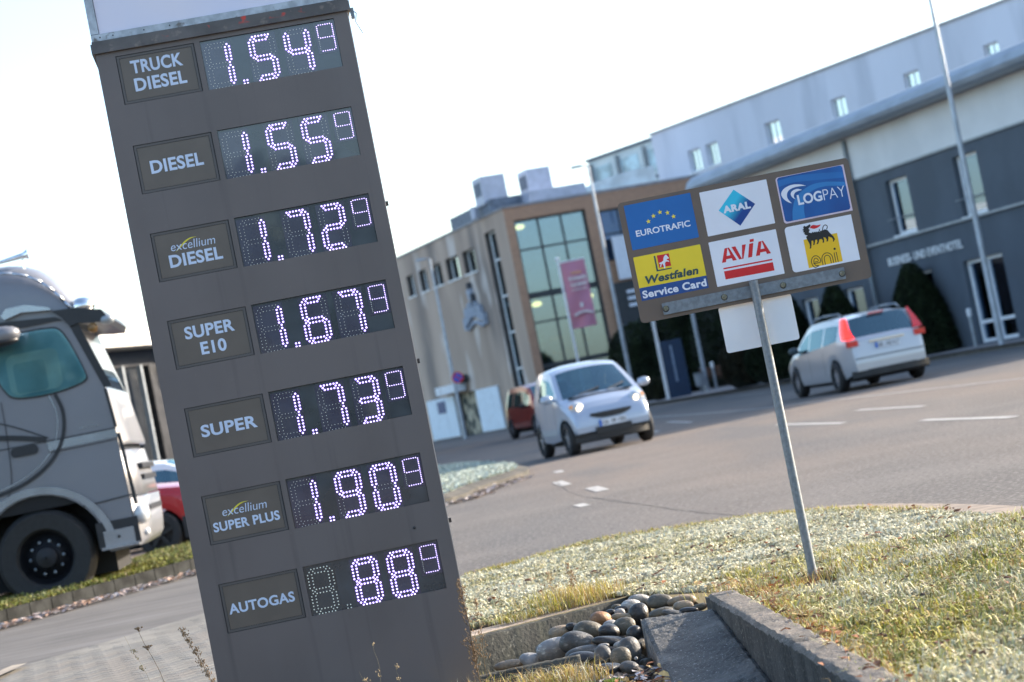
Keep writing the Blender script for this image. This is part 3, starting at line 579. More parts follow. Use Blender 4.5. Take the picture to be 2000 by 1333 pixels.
# LED digits
SEG = {'0': 'abcdef', '1': 'bc', '2': 'abdeg', '3': 'abcdg', '4': 'bcfg', '5': 'acdfg', '6': 'acdefg', '7': 'abc', '8': 'abcdefg', '9': 'abcdfg', ' ': ''}
def seg_pts(s):
    Wd, Hd = .096, .174; o = []
    def vert(x, zt):
        q = [(x+.008, zt)]
        for k in range(5): zz = zt-.0105-.0125*k; q += [(x, zz), (x+.016, zz)]
        return q+[(x+.008, zt-.0105*2-.0125*4)]
    if s == 'f': o = vert(0, -.010)
    if s == 'b': o = vert(Wd-.016, -.010)
    if s == 'e': o = vert(0, -.093)
    if s == 'c': o = vert(Wd-.016, -.093)
    if s == 'a': o = [(.0165+.0126*k, 0) for k in range(6)]+[(.029+.0126*k, -.0175) for k in range(4)]+[(.0225, -.009), (.0735, -.009)]
    if s == 'd': o = [(.0165+.0126*k, -Hd) for k in range(6)]+[(.029+.0126*k, -Hd+.0175) for k in range(4)]+[(.0225, -Hd+.009), (.0735, -Hd+.009)]
    if s == 'g': o = [(.023+.0125*k, -.079) for k in range(5)]+[(.023+.0125*k, -.095) for k in range(5)]+[(.0165, -.087), (.0795, -.087)]
    return o
def small_pts(s):
    V = lambda x, zt: [(x, zt-.0072*k) for k in range(7)]; Hh = lambda z: [(.008+.0089*k, z) for k in range(6)]
    return {'f': V(0, -.004), 'b': V(.060, -.004), 'e': V(0, -.055), 'c': V(.060, -.055), 'a': Hh(0), 'd': Hh(-.103), 'g': Hh(-.051)}[s]
XD = [.413, .5865, .7245]; XS = .857; XP = .5415
nums = ['154', '155', '172', '167', '173', '190', ' 88']
for i, z in enumerate(tops):
    g = G(); g.box(DX0+.001, DX1-.001, .010, .0155, z-HH+.001, z-.001); dp = build('price_display', g, M_disp, py)
    for k, ch in enumerate(nums[i]+'9'):
        small = k == 3; x0 = XS if small else XD[k]; zt = z-.0165; g = G()
        mw, mh, pad = (.060, .103, .011) if small else (.096, .174, .009)
        g.box(x0-pad, x0+mw+pad, .0088, .0098, zt-mh-(pad if small else 0.0085), zt+pad*.8, 2)
        lit = SEG[ch]
        for s in 'abcdefg':
            on = s in lit; hid = not on
            for (x, q) in (small_pts(s) if small else seg_pts(s)):
                r = (.0026 if small else .0047) if on else (.0014 if i < 6 or small else .0027)
                if small and s != 'e' and not on: continue
                g.dome((x0+x, .0086, zt+q), r*random.uniform(.94, 1.06), n=8 if on else 6, mi=0 if on else 1, mo=3 if on else None)
        build('digit', g, [M_lit, M_off, M_dig if lit else M_digu, M_rim_], dp)
    g = G(); on = i != 6
    for a, b in ((0, 0), (.0125, 0), (0, -.0125), (.0125, -.0125)): g.dome((XP+a, .0088, z-.179+b), .0048 if on else .0026, mi=0 if on else 1, mo=3 if on else None)
    g.box(XP-.007, XP+.0195, .0090, .0099, z-.1919, z-.172, 2)
    build('decimal_point', g, [M_lit, M_off, M_disp, M_rim_], dp)
g = G()
for q in (.617,): g.dome((.852, 0, q), .006, n=8)
for q in (1.88, 1.252, .62): g.box(.985, 1.0, .02, .035, q-.012, q+.006)
build('bolt', g, M_black, py)
g = G(); g.path([(.998, .02, 2.66), (1.02, .0, 2.63), (1.012, .01, 2.60), (1.03, .0, 2.55)], .002, 5); g.box(.999, 1.012, .0, .03, 2.615, 2.655); build('wire_clip', g, M_galv, py)
g = G(); g.box(.9855, .9885, .004, .29, -.3, 2.64); build('edge_trim', g, pm('edge_trim', (.55, .5, .45), .5, .3), py)

# ================================================================ CARD SIGN ON ITS POST
bs_ = thing('card_sign', 'brown board of six fuel card logos on a thin galvanised post', 'sign', (1.08, 9.38, 0))
M_brd = pm('board_paint', (.135, .104, .084), .5, var=.05, vs_=6)
def rrect(x0, x1, z0, z1, r, n=5, corners=(1, 1, 1, 1)):
    o = []
    for (cx, cz, a), c in zip(((x1-r, z0+r, -90), (x1-r, z1-r, 0), (x0+r, z1-r, 90), (x0+r, z0+r, 180)), corners):
        if c: o += [(cx+r*math.cos(R(a+90*k/n)), cz+r*math.sin(R(a+90*k/n))) for k in range(n+1)]
        else: o.append(({-90: x1, 0: x1, 90: x0, 180: x0}[a], {-90: z0, 0: z1, 90: z1, 180: z0}[a]))
    return o
def flat(name, pts, y, m, parent, th=.0006):
    g = G(); g.prism(pts, y-th, y); return build(name, g, m, parent)
flat('board', rrect(-.512, .516, 1.247, 1.783, .018), .004, M_brd, bs_, .004)
g = G(); g.path([(0, -.034, -.3), (0, -.034, 1.335)], .0195, 20); post = build('post', g, M_galv, bs_, smooth='auto')
flat('crossbar', rrect(-.408, .402, 1.264, 1.316, .004), -.003, M_galv, bs_, .006)
for x in (-.394, -.135, .127, .389):
    g = G(); g.tube((x, -.0091, 1.289), (x, -.0100, 1.289), .0145, n=16, mi=1); g.tube((x, -.0101, 1.291), (x, -.0110, 1.291), .012, n=16); g.tube((x, -.0110, 1.291), (x, -.0155, 1.291), .0075, n=6); build('bolt', g, [M_chrome, M_black], bs_)
flat('back_panel', rrect(-.168, .156, 1.046, 1.25, .012), .024, pm('white_panel', (.74, .77, .82), .4, var=.03), bs_, .003)
S_blue = pm('euro_blue', (.012, .13, .42), .4, var=.04); S_white = pm('sticker_white', (.72, .76, .85), .4, var=.03); S_yel = pm('westfalen_yellow', (.80, .62, .03), .4, var=.04)
S_navy = pm('navy_print', (.015, .07, .27), .4, var=.04); S_red = pm('red_print', (.60, .015, .02), .4, var=.04); S_gry = pm('green_grey_print', (.03, .075, .085), .4)
S_star = pm('star_yellow', (.80, .66, .06), .4); S_blk = pm('black_print', (.012, .012, .012), .5); S_ey = pm('ochre_print', (.78, .48, .01), .4, var=.04); S_pink = pm('sticker_edge', (.62, .52, .62), .5)
ys = -.0004
def sub(par): return par
e1 = flat('sticker', rrect(-.486, -.190, 1.568, 1.767, .003), ys, S_blue, bs_)
for x, z in ((-.393, 1.679), (-.367, 1.698), (-.336, 1.709), (-.304, 1.700), (-.281, 1.679)):
    flat('star', [((.0115 if k % 2 == 0 else .0047)*math.cos(R(90+36*k))+x, (.0115 if k % 2 == 0 else .0047)*math.sin(R(90+36*k))+z) for k in range(10)], ys-.0006, S_star, e1, .0004)
text('lettering', 'EUROTRAFIC', -.457, -.216, 1.6225, 1.650, ys-.0006, S_white, e1, bold=.02)
e2 = flat('sticker', rrect(-.151, .148, 1.563, 1.759, .003), ys, S_white, bs_)
M_di = bpy.data.materials.new('diamond_gradient'); M_di.use_nodes = True; n_ = M_di.node_tree; b_ = n_.nodes['Principled BSDF']; b_.inputs['Roughness'].default_value = .35
tc = n_.nodes.new('ShaderNodeTexCoord'); mp = n_.nodes.new('ShaderNodeMapping'); gr_ = n_.nodes.new('ShaderNodeTexGradient'); cr2 = n_.nodes.new('ShaderNodeValToRGB')
mp.inputs['Rotation'].default_value = (0, R(-42), 0); mp.inputs['Scale'].default_value = (6, 1, 6); mp.inputs['Location'].default_value = (7.9, 0, 0)
n_.links.new(tc.outputs['Generated'], gr_.inputs[0])
mp.inputs['Rotation'].default_value = (0, R(45), 0); mp.inputs['Scale'].default_value = (1, 1, 1); mp.inputs['Location'].default_value = (.0, 0, 0)
sx = n_.nodes.new('ShaderNodeSeparateXYZ'); n_.links.new(tc.outputs['Generated'], sx.inputs[0]); ma = n_.nodes.new('ShaderNodeMath'); ma.operation = 'SUBTRACT'; n_.links.new(sx.outputs[0], ma.inputs[0]); n_.links.new(sx.outputs[2], ma.inputs[1])
n_.links.new(ma.outputs[0], cr2.inputs[0]); cr2.color_ramp.elements[0].color = (.03, .52, .75, 1); cr2.color_ramp.elements[0].position = 0; cr2.color_ramp.elements[1].color = (.006, .05, .26, 1); cr2.color_ramp.elements[1].position = .38
mr_ = n_.nodes.new('ShaderNodeMapRange'); mr_.inputs[1].default_value = -.5; mr_.inputs[2].default_value = .5; n_.links.new(ma.outputs[0], mr_.inputs[0]); n_.links.new(mr_.outputs[0], cr2.inputs[0]); cr2.color_ramp.elements[0].position = .3; cr2.color_ramp.elements[1].position = .75
n_.links.new(cr2.outputs[0], b_.inputs['Base Color'])
dm = flat('diamond', [(-.003, 1.582), (.079, 1.663), (-.001, 1.743), (-.083, 1.665)], ys-.0006, M_di, e2, .0004)
text('lettering', 'ARAL', -.064, .058, 1.648, 1.680, ys-.0011, S_white, e2, bold=.055, spacing=1.1)
e3 = flat('sticker', rrect(.187, .491, 1.551, 1.757, .012, corners=(0, 0, 1, 1)), ys, S_pink, bs_)
M_lg = pm('card_blue', (.01, .12, .40), .35, col2=(.012, .06, .24), vs_=5, lo=.3, hi=.7)
c3 = flat('card_face', rrect(.193, .484, 1.558, 1.755, .012), ys-.0006, M_lg, e3, .0004)
M_lg2 = pm('card_light_blue', (.03, .20, .50), .35, var=.1); M_lg3 = pm('card_mid_blue', (.018, .15, .44), .35, var=.1)
def arcband(cx, cz, rx, rz, a0, a1, w0, w1, n=16):
    o = []; i = []
    for k in range(n+1):
        a = R(a0+(a1-a0)*k/n); t = k/n; wd_ = w0+(w1-w0)*math.sin(math.pi*t)
        o.append((cx+rx*math.cos(a), cz+rz*math.sin(a))); i.append((cx+(rx-wd_)*math.cos(a), cz+(rz-wd_)*math.sin(a)))
    return o+i[::-1]
def strip_print(name, a, b, y, m, par):
    g = G(); a = smoothline(a, 5); b = smoothline(b, 5); n = len(a); g.add([(x, y, z) for x, z in a]+[(x, y, z) for x, z in b], [(k, n+k, n+k+1, k+1) for k in range(n-1)]); return build(name, g, m, par)
strip_print('arc_print', [(.282, 1.5585), (.284, 1.60), (.30, 1.645), (.34, 1.672), (.40, 1.678), (.4838, 1.662)], [(.225, 1.5585), (.236, 1.61), (.264, 1.66), (.33, 1.695), (.40, 1.697), (.4838, 1.680)][:6], ys-.0011, M_lg2, e3)
strip_print('arc_print', [(.1935, 1.715), (.26, 1.722), (.33, 1.716), (.4838, 1.700)], [(.1935, 1.742), (.27, 1.748), (.36, 1.742), (.4838, 1.725)], ys-.0011, M_lg3, e3)
sw = smoothline([(.313, 1.697), (.285, 1.709), (.25, 1.713), (.215, 1.703), (.199, 1.683), (.205, 1.660), (.222, 1.642), (.237, 1.634)], 5); si = smoothline([(.237, 1.634), (.227, 1.648), (.222, 1.663), (.225, 1.680), (.237, 1.693), (.26, 1.700), (.29, 1.700), (.313, 1.697)], 5)
flat('swoosh', sw+si[1:-1], ys-.0016, S_white, e3, .0004)
sw = smoothline([(.292, 1.683), (.272, 1.691), (.25, 1.687), (.240, 1.675), (.243, 1.660), (.255, 1.648)], 5); si = smoothline([(.255, 1.648), (.251, 1.660), (.254, 1.670), (.265, 1.679), (.292, 1.683)], 5)
flat('swoosh', sw+si[1:-1], ys-.0016, S_white, e3, .0004)
text('lettering', 'LOG', .264, .372, 1.619, 1.665, ys-.0016, S_white, e3, bold=.03); text('lettering', 'PAY', .378, .475, 1.619, 1.666, ys-.0016, S_white, e3, bold=-.014)
e4 = flat('sticker', rrect(-.490, -.192, 1.343, 1.537, .003), ys, S_yel, bs_)
flat('blue_band', [(-.490, 1.343), (-.192, 1.343), (-.192, 1.398), (-.490, 1.400)], ys-.0006, S_navy, e4, .0004)
flat('red_square', [(-.387, 1.471), (-.334, 1.470), (-.334, 1.525), (-.387, 1.526)], ys-.0006, S_red, e4, .0004)
flat('angle_mark', [(-.401, 1.526), (-.401, 1.457), (-.334, 1.457), (-.334, 1.462), (-.394, 1.463), (-.394, 1.526)], ys-.0006, S_gry, e4, .0004)
flat('horse', [(-.383, 1.474), (-.378, 1.473), (-.376, 1.480), (-.370, 1.487), (-.366, 1.476), (-.367, 1.467), (-.362, 1.463), (-.360, 1.472), (-.358, 1.487), (-.352, 1.492), (-.345, 1.491), (-.339, 1.487), (-.339, 1.492), (-.344, 1.496), (-.349, 1.498), (-.346, 1.503), (-.340, 1.502), (-.337, 1.506), (-.342, 1.514), (-.347, 1.522), (-.351, 1.520), (-.357, 1.516), (-.361, 1.508), (-.363, 1.499), (-.370, 1.495), (-.375, 1.492), (-.379, 1.494), (-.384, 1.488), (-.380, 1.486), (-.377, 1.487), (-.380, 1.481)], ys-.0011, S_white, e4, .0004)
text('lettering', 'Westfalen', -.457, -.222, 1.411, 1.447, ys-.0011, S_gry, e4, bold=.036, shear=.18, spacing=1.06)
text('lettering', 'Service Card', -.482, -.198, 1.352, 1.386, ys-.0011, S_white, e4, bold=.036, spacing=1.08)
e5 = flat('sticker', rrect(-.155, .145, 1.339, 1.537, .003), ys, S_white, bs_)
def heavy(ch, x0, x1, zb, zt, k=.40):
    g = G(); w_ = x1-x0; m_ = (x0+x1)/2; t = w_*k*.5; f = (lambda z: z) if ch == 'A' else (lambda z: zb+zt-z)
    def q(p):
        p = [(x, f(z)) for x, z in p]; p = p if ch == 'A' else p[::-1]; g.prism(p, ys-.001, ys-.0006)
    q([(x0, zb), (x0+t*1.35, zb), (m_+t*.25, zt), (m_-t*.75, zt)]); q([(x1-t*1.35, zb), (x1, zb), (m_+t*.75, zt), (m_+t*.25, zt)])
    if ch == 'A': g.prism([(x0+w_*.25, zb+.012), (x1-w_*.25, zb+.012), (x1-w_*.33, zb+.026), (x0+w_*.33, zb+.026)], ys-.0012, ys-.0008)
    build('lettering', g, S_red, e5)
heavy('A', -.114, -.048, 1.438, 1.498); heavy('V', -.060, .004, 1.438, 1.498); heavy('A', .037, .104, 1.438, 1.498)
flat('lettering', [(.002, 1.438), (.020, 1.438), (.037, 1.497), (.019, 1.497)], ys-.0008, S_red, e5, .0004)
flat('lettering', [(.022, 1.503), (.040, 1.503), (.043, 1.515), (.025, 1.515)], ys-.0008, S_red, e5, .0004)
flat('red_bar', [(-.113, 1.4085), (.104, 1.4065), (.104, 1.4130), (-.113, 1.4150)], ys-.0006, S_red, e5, .0004); flat('red_bar', [(-.113, 1.364), (.104, 1.361), (.104, 1.398), (-.113, 1.400)], ys-.0006, S_red, e5, .0004)
e6 = flat('sticker', rrect(.182, .480, 1.334, 1.536, .016, corners=(0, 0, 1, 1)), ys, S_white, bs_)
flat('yellow_square', [(.253, 1.341), (.404, 1.3425), (.404, 1.468), (.254, 1.467)], ys-.0006, S_ey, e6, .0004)
dog = [(0.270, 1.527), (0.276, 1.522), (.283, 1.524), (0.296, 1.529), (0.297, 1.521), (0.290, 1.514), (.286, 1.512), (0.287, 1.507), (.292, 1.505), (0.286, 1.500), (.284, 1.494), (0.290, 1.491), (.296, 1.489), (.299, 1.495), (.303, 1.489), (.307, 1.494), (.311, 1.489), (.315, 1.493), (.320, 1.488), (.325, 1.492), (0.331, 1.487), (.341, 1.490), (0.355, 1.494), (0.366, 1.488), (0.373, 1.475), (0.385, 1.458), (0.390, 1.443), (0.382, 1.434), (0.378, 1.434), (.382, 1.442), (0.378, 1.452), (0.364, 1.460), (.362, 1.450), (0.358, 1.440), (0.351, 1.440), (.354, 1.448), (0.350, 1.458), (0.342, 1.461), (.343, 1.448), (0.340, 1.438), (0.333, 1.439), (.337, 1.447), (0.333, 1.456), (0.323, 1.455), (.318, 1.444), (0.313, 1.437), (0.306, 1.438), (.312, 1.446), (0.313, 1.456), (0.305, 1.457), (.301, 1.446), (0.297, 1.436), (0.291, 1.436), (.295, 1.446), (0.295, 1.456), (0.288, 1.456), (.285, 1.440), (0.280, 1.424), (0.273, 1.424), (.277, 1.434), (0.277, 1.444), (0.270, 1.466), (.268, 1.478), (.276, 1.482), (0.268, 1.485), (.262, 1.493), (.266, 1.496), (0.259, 1.501), (.264, 1.506), (.258, 1.510), (.265, 1.514), (.264, 1.522)]
flat('dog', dog, ys-.0011, S_blk, e6, .0004)
flat('flame', [(0.292, 1.512), (.298, 1.520), (0.308, 1.523), (0.324, 1.518), (0.342, 1.518), (.335, 1.511), (0.324, 1.507), (0.310, 1.505)], ys-.0011, S_red, e6, .0004)
g = G(); g.ribbon(smoothline([(.333, 1.500), (0.330, 1.494), (.335, 1.489), (0.343, 1.491), (0.349, 1.505), (0.356, 1.512), (.364, 1.511), (0.368, 1.503), (0.362, 1.492)], 5), .0034, ys-.0013); build('tail', g, S_blk, e6)
for off_ in (.0052, -.0052):
    g = G()
    c = (.290, 1.362); ro = .0155-off_
    g.ribbon([(c[0]+ro, 1.364+off_*.3+(.0 if off_ > 0 else -.004))]+[(c[0]+ro*math.cos(R(a)), c[1]+(ro+.006)*math.sin(R(a))) for a in range(5, 250, 12)]+[(.299, 1.3425 if off_ > 0 else 1.3425)], .0034, ys-.0011)
    rn = .0185-off_; g.ribbon([(.340-rn, 1.3425), (.340-rn, 1.366)]+[(.340+rn*math.cos(R(a)), 1.366+(rn+.002)*math.sin(R(a))) for a in range(170, -1, -15)]+[(.340+rn, 1.343)], .0034, ys-.0011)
    build('lettering', g, S_blk, e6)
g = G(); g.ribbon([(.283, 1.362), (.298, 1.362)], .0034, ys-.0011); g.ribbon([(.276, 1.356), (.307, 1.356), (.307, 1.364)], .0034, ys-.0011); build('lettering', g, S_blk, e6)
g = G(); g.ribbon([(.374, 1.343), (.374, 1.386), (.384, 1.386), (.384, 1.343)], .0034, ys-.0011); g.tube((.380, ys-.0006, 1.402), (.380, ys-.0011, 1.402), .0052, n=14); build('lettering', g, S_blk, e6)

# ================================================================ DRY WEEDS
M_weed = pm('dry_weed', (.23, .15, .08), .9, var=.3, vs_=40); M_weedp = pm('pale_weed', (.42, .32, .18), .9, var=.2, vs_=40)
def weed(name, label, base, top, seed, nb=24, r=.0018, umbel=False, mat=None, br=.05, span=(.35, 1)):
    q = random.Random(seed); t = thing(name, label, 'weed', base); B = Vector((0, 0, 0)); T = Vector(top)-Vector(base); pts = [B+(T*(k/9))+Vector((math.sin(k*1.3)*.004*k/5, 0, 0)) for k in range(10)]
    g = G(); g.path([tuple(p) for p in pts], r, 5, r1=r*.4); build('stem', g, mat or M_weed, t); g = G(); s = G()
    for k in range(nb):
        f = q.uniform(*span); p = B+T*f; a = q.uniform(0, 6.28); L = br*q.uniform(.4, 1)*(1.25-f); e = p+Vector((math.cos(a)*L*.55, math.sin(a)*L*.55, L*.8)); g.tube(tuple(p), tuple(e), r*.4, r*.25, 4)
        for j in range(5): c = p.lerp(e, q.uniform(.3, 1))+Vector((q.gauss(0, .004), q.gauss(0, .004), q.gauss(0, .004))); s.ellip(tuple(c), .0022, .0022, .0030, 5, 3)
    if umbel:
        for (uz, n_) in ((1, 14), (.86, 18)):
            p = B+T*uz
            for j in range(n_): a = q.uniform(0, 6.28); l = q.uniform(.004, .017); c = p+Vector((math.cos(a)*l, math.sin(a)*l, q.uniform(-.001, .003))); g.tube(tuple(p-Vector((0, 0, .014))), tuple(c), r*.35, n=4); s.ellip(tuple(c), .004, .004, .003, 6, 4)
    build('branches', g, mat or M_weed, t); build('seed_heads', s, mat or M_weed, t); return t
weed('dry_weed', 'tall dry brown weed standing against the right edge of the pylon', (-.372, 8.19, -.08), (-.375, 8.2, .385), 1, 60, .0030, br=.10, span=(.15, 1))
weed('dry_weed', 'second thin dry weed just right of the tall one at the pylon', (-.345, 8.15, -.08), (-.33, 8.2, .31), 2, 26, .0014, br=.07)
weed('dry_weed', 'dry yarrow stalk with flat brown flower heads left of the pylon', (-1.42, 7.9, -.05), (-1.548, 7.9, .475), 3, 5, .0017, True, span=(.2, .7))
weed('dry_weed', 'feathery dry weed leaning left beside the pylon base', (-1.25, 7.9, .03), (-1.395, 7.9, .435), 4, 48, .0017, br=.06, span=(.45, 1))
weed('dry_weed', 'thin pale grass stalk left of the yarrow stalk', (-1.47, 7.9, 0), (-1.60, 7.9, .46), 5, 8, .0009, mat=M_weedp, br=.03, span=(.6, 1))
weed('dry_weed', 'short pale stalk between the yarrow and the feathery weed', (-1.45, 7.9, 0), (-1.50, 7.9, .30), 6, 4, .0009, mat=M_weedp, br=.03)
weed('dry_weed', 'brown wispy weed rising from the straw tuft behind the trough', (.06, 10.4, .04), (.05, 10.4, .205), 7, 34, .0010, br=.07, span=(.2, 1))
weed('dry_weed', 'pale wispy weed left of the brown one behind the trough', (-.03, 10.4, .04), (-.05, 10.4, .19), 8, 24, .0008, mat=M_weedp, br=.07, span=(.2, 1))
for k, (x0, x1, zt, lb_) in enumerate(((-.735, -.73, .235, 'upright bent grass stalk in front of the middle of the pylon base'), (-.76, -.80, .14, 'grass stalk leaning left in front of the pylon base'), (-.68, -.66, .13, 'grass stalk leaning right in front of the pylon base'))):
    weed('grass_stalk', lb_, (x0, 8.1, -.05), (x1, 8.1, zt), 20+k, 3, .0010, mat=M_weedp, br=.04, span=(.5, 1))
g = G(); g.add([(-2.0, 7.3, .01), (-1.36, 7.3, .01), (-1.36, 10.2, .02), (-1.64, 10.2, .02), (-1.72, 8.5, .01)], [(0, 1, 2, 3, 4)]); g.add([(-1.36, 7.3, .01), (-.57, 7.3, .01), (-.57, 8.2, .01), (-1.36, 8.2, .01)], [(0, 1, 2, 3)]); structure('bare_soil', g, soil)
# ================================================================ BUILDINGS
YB = math.atan2(.335, .942)
def bx(name, x0, x1, y0, y1, z0, z1, m, par, **k): g = G(); g.box(x0, x1, y0, y1, z0, z1); return build(name, g, m, par, **k)
G_teal = glass('teal_glass', (.45, .65, .68), .50); G_dark = glass('dark_glass', (.25, .32, .36), .35); G_pale = glass('pale_glass', (.6, .75, .8), .2, gc=(.85, .95, 1))
G_car = glass('car_glass', (.30, .42, .44), .48, .02, gc=(.42, .62, .68))
def window_x(par, x, a0, a1, z0, z1, fm, gm, t=.07, mull=(), trans=(), out=-.02, lab=None):   # window lying in a plane x = const, spans y a0..a1
    g = G(); 
    g.box(x+out, x+.05, a0, a1, z0, z0+t); g.box(x+out, x+.05, a0, a1, z1-t, z1); g.box(x+out, x+.05, a0, a0+t, z0+t, z1-t); g.box(x+out, x+.05, a1-t, a1, z0+t, z1-t)
    for m_ in mull: g.box(x+out*.8, x+.045, m_-t/2, m_+t/2, z0+t, z1-t)
    for z_ in trans: g.box(x+out*.6, x+.04, a0+t, a1-t, z_-t/2, z_+t/2)
    f = build('window', g, fm, par); ed = sorted([a0+t]+[q for m_ in mull for q in (m_-t/2, m_+t/2)]+[a1-t]); ez = sorted([z0+t]+[q for z_ in trans for q in (z_-t/2, z_+t/2)]+[z1-t])
    for i in range(0, len(ed), 2):
        for j in range(0, len(ez), 2): bx('pane', x+.01, x+.022, ed[i], ed[i+1], ez[j], ez[j+1], gm, f)
    return f
def window_y(par, y, a0, a1, z0, z1, fm, gm, t=.07, mull=(), trans=()):
    g = G(); g.box(a0, a1, y-.02, y+.05, z0, z0+t); g.box(a0, a1, y-.02, y+.05, z1-t, z1); g.box(a0, a0+t, y-.02, y+.05, z0+t, z1-t); g.box(a1-t, a1, y-.02, y+.05, z0+t, z1-t)
    for m_ in mull: g.box(m_-t/2, m_+t/2, y-.016, y+.045, z0+t, z1-t)
    for z_, tt in trans: g.box(a0+t, a1-t, y-.012, y+.04, z_-tt/2, z_+tt/2)
    f = build('window', g, fm, par); ed = sorted([a0+t]+[q for m_ in mull for q in (m_-t/2, m_+t/2)]+[a1-t]); ez = sorted([z0+t]+[q for z_, tt in trans for q in (z_-tt/2, z_+tt/2)]+[z1-t])
    for i in range(0, len(ed), 2):
        for j in range(0, len(ez), 2): bx('pane', ed[i], ed[i+1], y+.01, y+.022, ez[j], ez[j+1], gm, f)
    return f
# ---- brown plaster and brick building
bb = thing('plaster_building', 'brown plaster building with brick front, tall glass bay and crown emblem', 'building', (.793, 102.1, 0), YB)
M_pla = pm('brown_plaster', (.50, .385, .31), .9, col2=(.33, .25, .20), vs_=.35, lo=.35, hi=.65, det=6, bump=.2, bs=4, streak=.3)
mix_layer(M_pla, (.17, .145, .135), .30, .52, .66, .75, det=5, stretch=(1, 1, .35)); mix_layer(M_pla, (.66, .60, .56), .5, .58, .66, .7, det=2, stretch=(1, 1, .45))
M_brk = pm('brick_face', (.37, .225, .15), .9, var=.15, vs_=2)
n_ = M_brk.node_tree; bt = n_.nodes.new('ShaderNodeTexBrick'); bt.inputs['Scale'].default_value = 1; bt.inputs['Brick Width'].default_value = .25; bt.inputs['Row Height'].default_value = .08; bt.inputs['Mortar Size'].default_value = .012
bt.inputs['Color1'].default_value = (.46, .26, .16, 1); bt.inputs['Color2'].default_value = (.36, .20, .13, 1); bt.inputs['Mortar'].default_value = (.42, .28, .20, 1)
tc = n_.nodes.new('ShaderNodeTexCoord'); mp = n_.nodes.new('ShaderNodeMapping'); mp.inputs['Rotation'].default_value = (R(-90), 0, 0); n_.links.new(tc.outputs['Object'], mp.inputs[0]); n_.links.new(mp.outputs[0], bt.inputs[0]); n_.links.new(bt.outputs[0], n_.nodes['Principled BSDF'].inputs['Base Color'])
M_rev = pm('shaded_reveal', (.07, .06, .058), .8, var=.2); M_fr = pm('dark_frame', (.03, .035, .04), .5); M_wfr = pm('white_frame', (.78, .80, .82), .5, var=.04)  # reveal colour has the shade of the deep window recesses painted in
wins = [(5.35, 7.2), (8.0, 10.1), (11.0, 12.75), (13.65, 15.0), (16.2, 17.4), (18.9, 20.1)]
opsL = [(1.7, 3.3, .8, 9.6)]+[(a, b, 8.05, 9.2) for a, b in wins]+[(9.25, 12.95, 0, 2.25)]
g = G(); wallgrid(g, 0, 26, 0, 10.33, opsL, .36, lambda a, d, z: (d, a, z), 0, 1)
for f in range(len(g.f)): g.f[f] = g.f[f][::-1]
opsR = [(.42, 4.12, .4, 9.7), (4.82, 9.4, 7.0, 9.5), (4.9, 9.4, .3, 4.6)]
g2 = G(); wallgrid(g2, 0, 11, 0, 10.33, opsR, .3, lambda a, d, z: (a, d, z), 0, 1)
wl_ = build('plaster_wall', g, [M_pla, M_rev], bb); build('brick_wall', g2, [M_brk, M_rev], bb)
g = G(); g.box(.02, 11, .31, 25.99, 10.331, 10.36); g.box(-.06, .1, -.05, 26, 10.34, 10.44); g.box(-.06, 11, -.06, .08, 10.345, 10.45); build('roof', g, pm('roof_edge', (.25, .25, .27), .6), bb)
g = G(); g.add([(11, .0, 0), (11, 26, 0), (11, 26, 10.33), (11, 0, 10.33)], [(0, 1, 2, 3)]); g.add([(0, 26, 0), (11, 26, 0), (11, 26, 10.33), (0, 26, 10.33)], [(3, 2, 1, 0)]); build('rear_wall', g, M_pla, bb)
for a, b in wins: window_x(bb, .30, a, b, 8.05, 9.2, M_wfr, G_pale, .06)
window_x(bb, .28, 1.7, 3.3, .8, 9.6, M_wfr, G_pale, .09, trans=(2.8, 4.6, 6.4, 8.2))
for a, b in wins: bx('window_sill', -.06, .02, a-.1, b+.1, 7.97, 8.045, M_wfr, bb)
window_y(bb, .18, .42, 4.12, .4, 9.7, M_fr, G_teal, .10, mull=(1.68, 2.88), trans=((8.25, .09), (6.02, .30), (4.72, .09), (2.6, .22), (1.5, .09)))
window_y(bb, .18, 4.82, 9.4, 7.0, 9.5, M_fr, G_dark, .10, mull=(5.85, 6.9, 8.1), trans=((8.3, .08),))
window_y(bb, .18, 4.9, 9.4, .3, 4.6, M_fr, G_dark, .10, mull=(6.2, 7.7), trans=((2.6, .1),))
M_in = pm('interior_wall', (.30, .40, .46), .9, var=.3, vs_=1.2); g = G(); g.box(.3, 10.8, 6, 6.1, .1, 10.2); g.box(.3, 10.8, .4, 6, 5.85, 6.05); g.box(.3, 10.8, .4, 6, 2.5, 2.7); g.box(.3, 10.8, .4, 6, .02, .3); build('interior', g, M_in, bb)
M_lamp = pm('warm_lamp', (1, .6, .2), .5, var=0, emis=(1, .50, .16), es=3.0)
for x, z in ((.95, 9.42), (1.05, 5.62), (3.75, 5.55)):
    g = G(); g.ellip((x, .8, z), .26, .26, .13, 12, 6); build('lamp', g, M_lamp, bb, smooth=True)
mm = G()
for x0, x1, z0, z1 in ((.7, 1.6, 3.0, 4.2), (1.9, 2.7, 3.1, 4.0), (3.0, 3.8, .9, 2.2), (1.8, 2.6, .9, 2.0), (3.1, 3.9, 3.4, 4.5)): mm.box(x0, x1, 2.2, 2.3, z0, z1)
build('shop_display', mm, pm('display_board', (.3, .5, .5), .7, col2=(.6, .35, .2), vs_=2), bb)
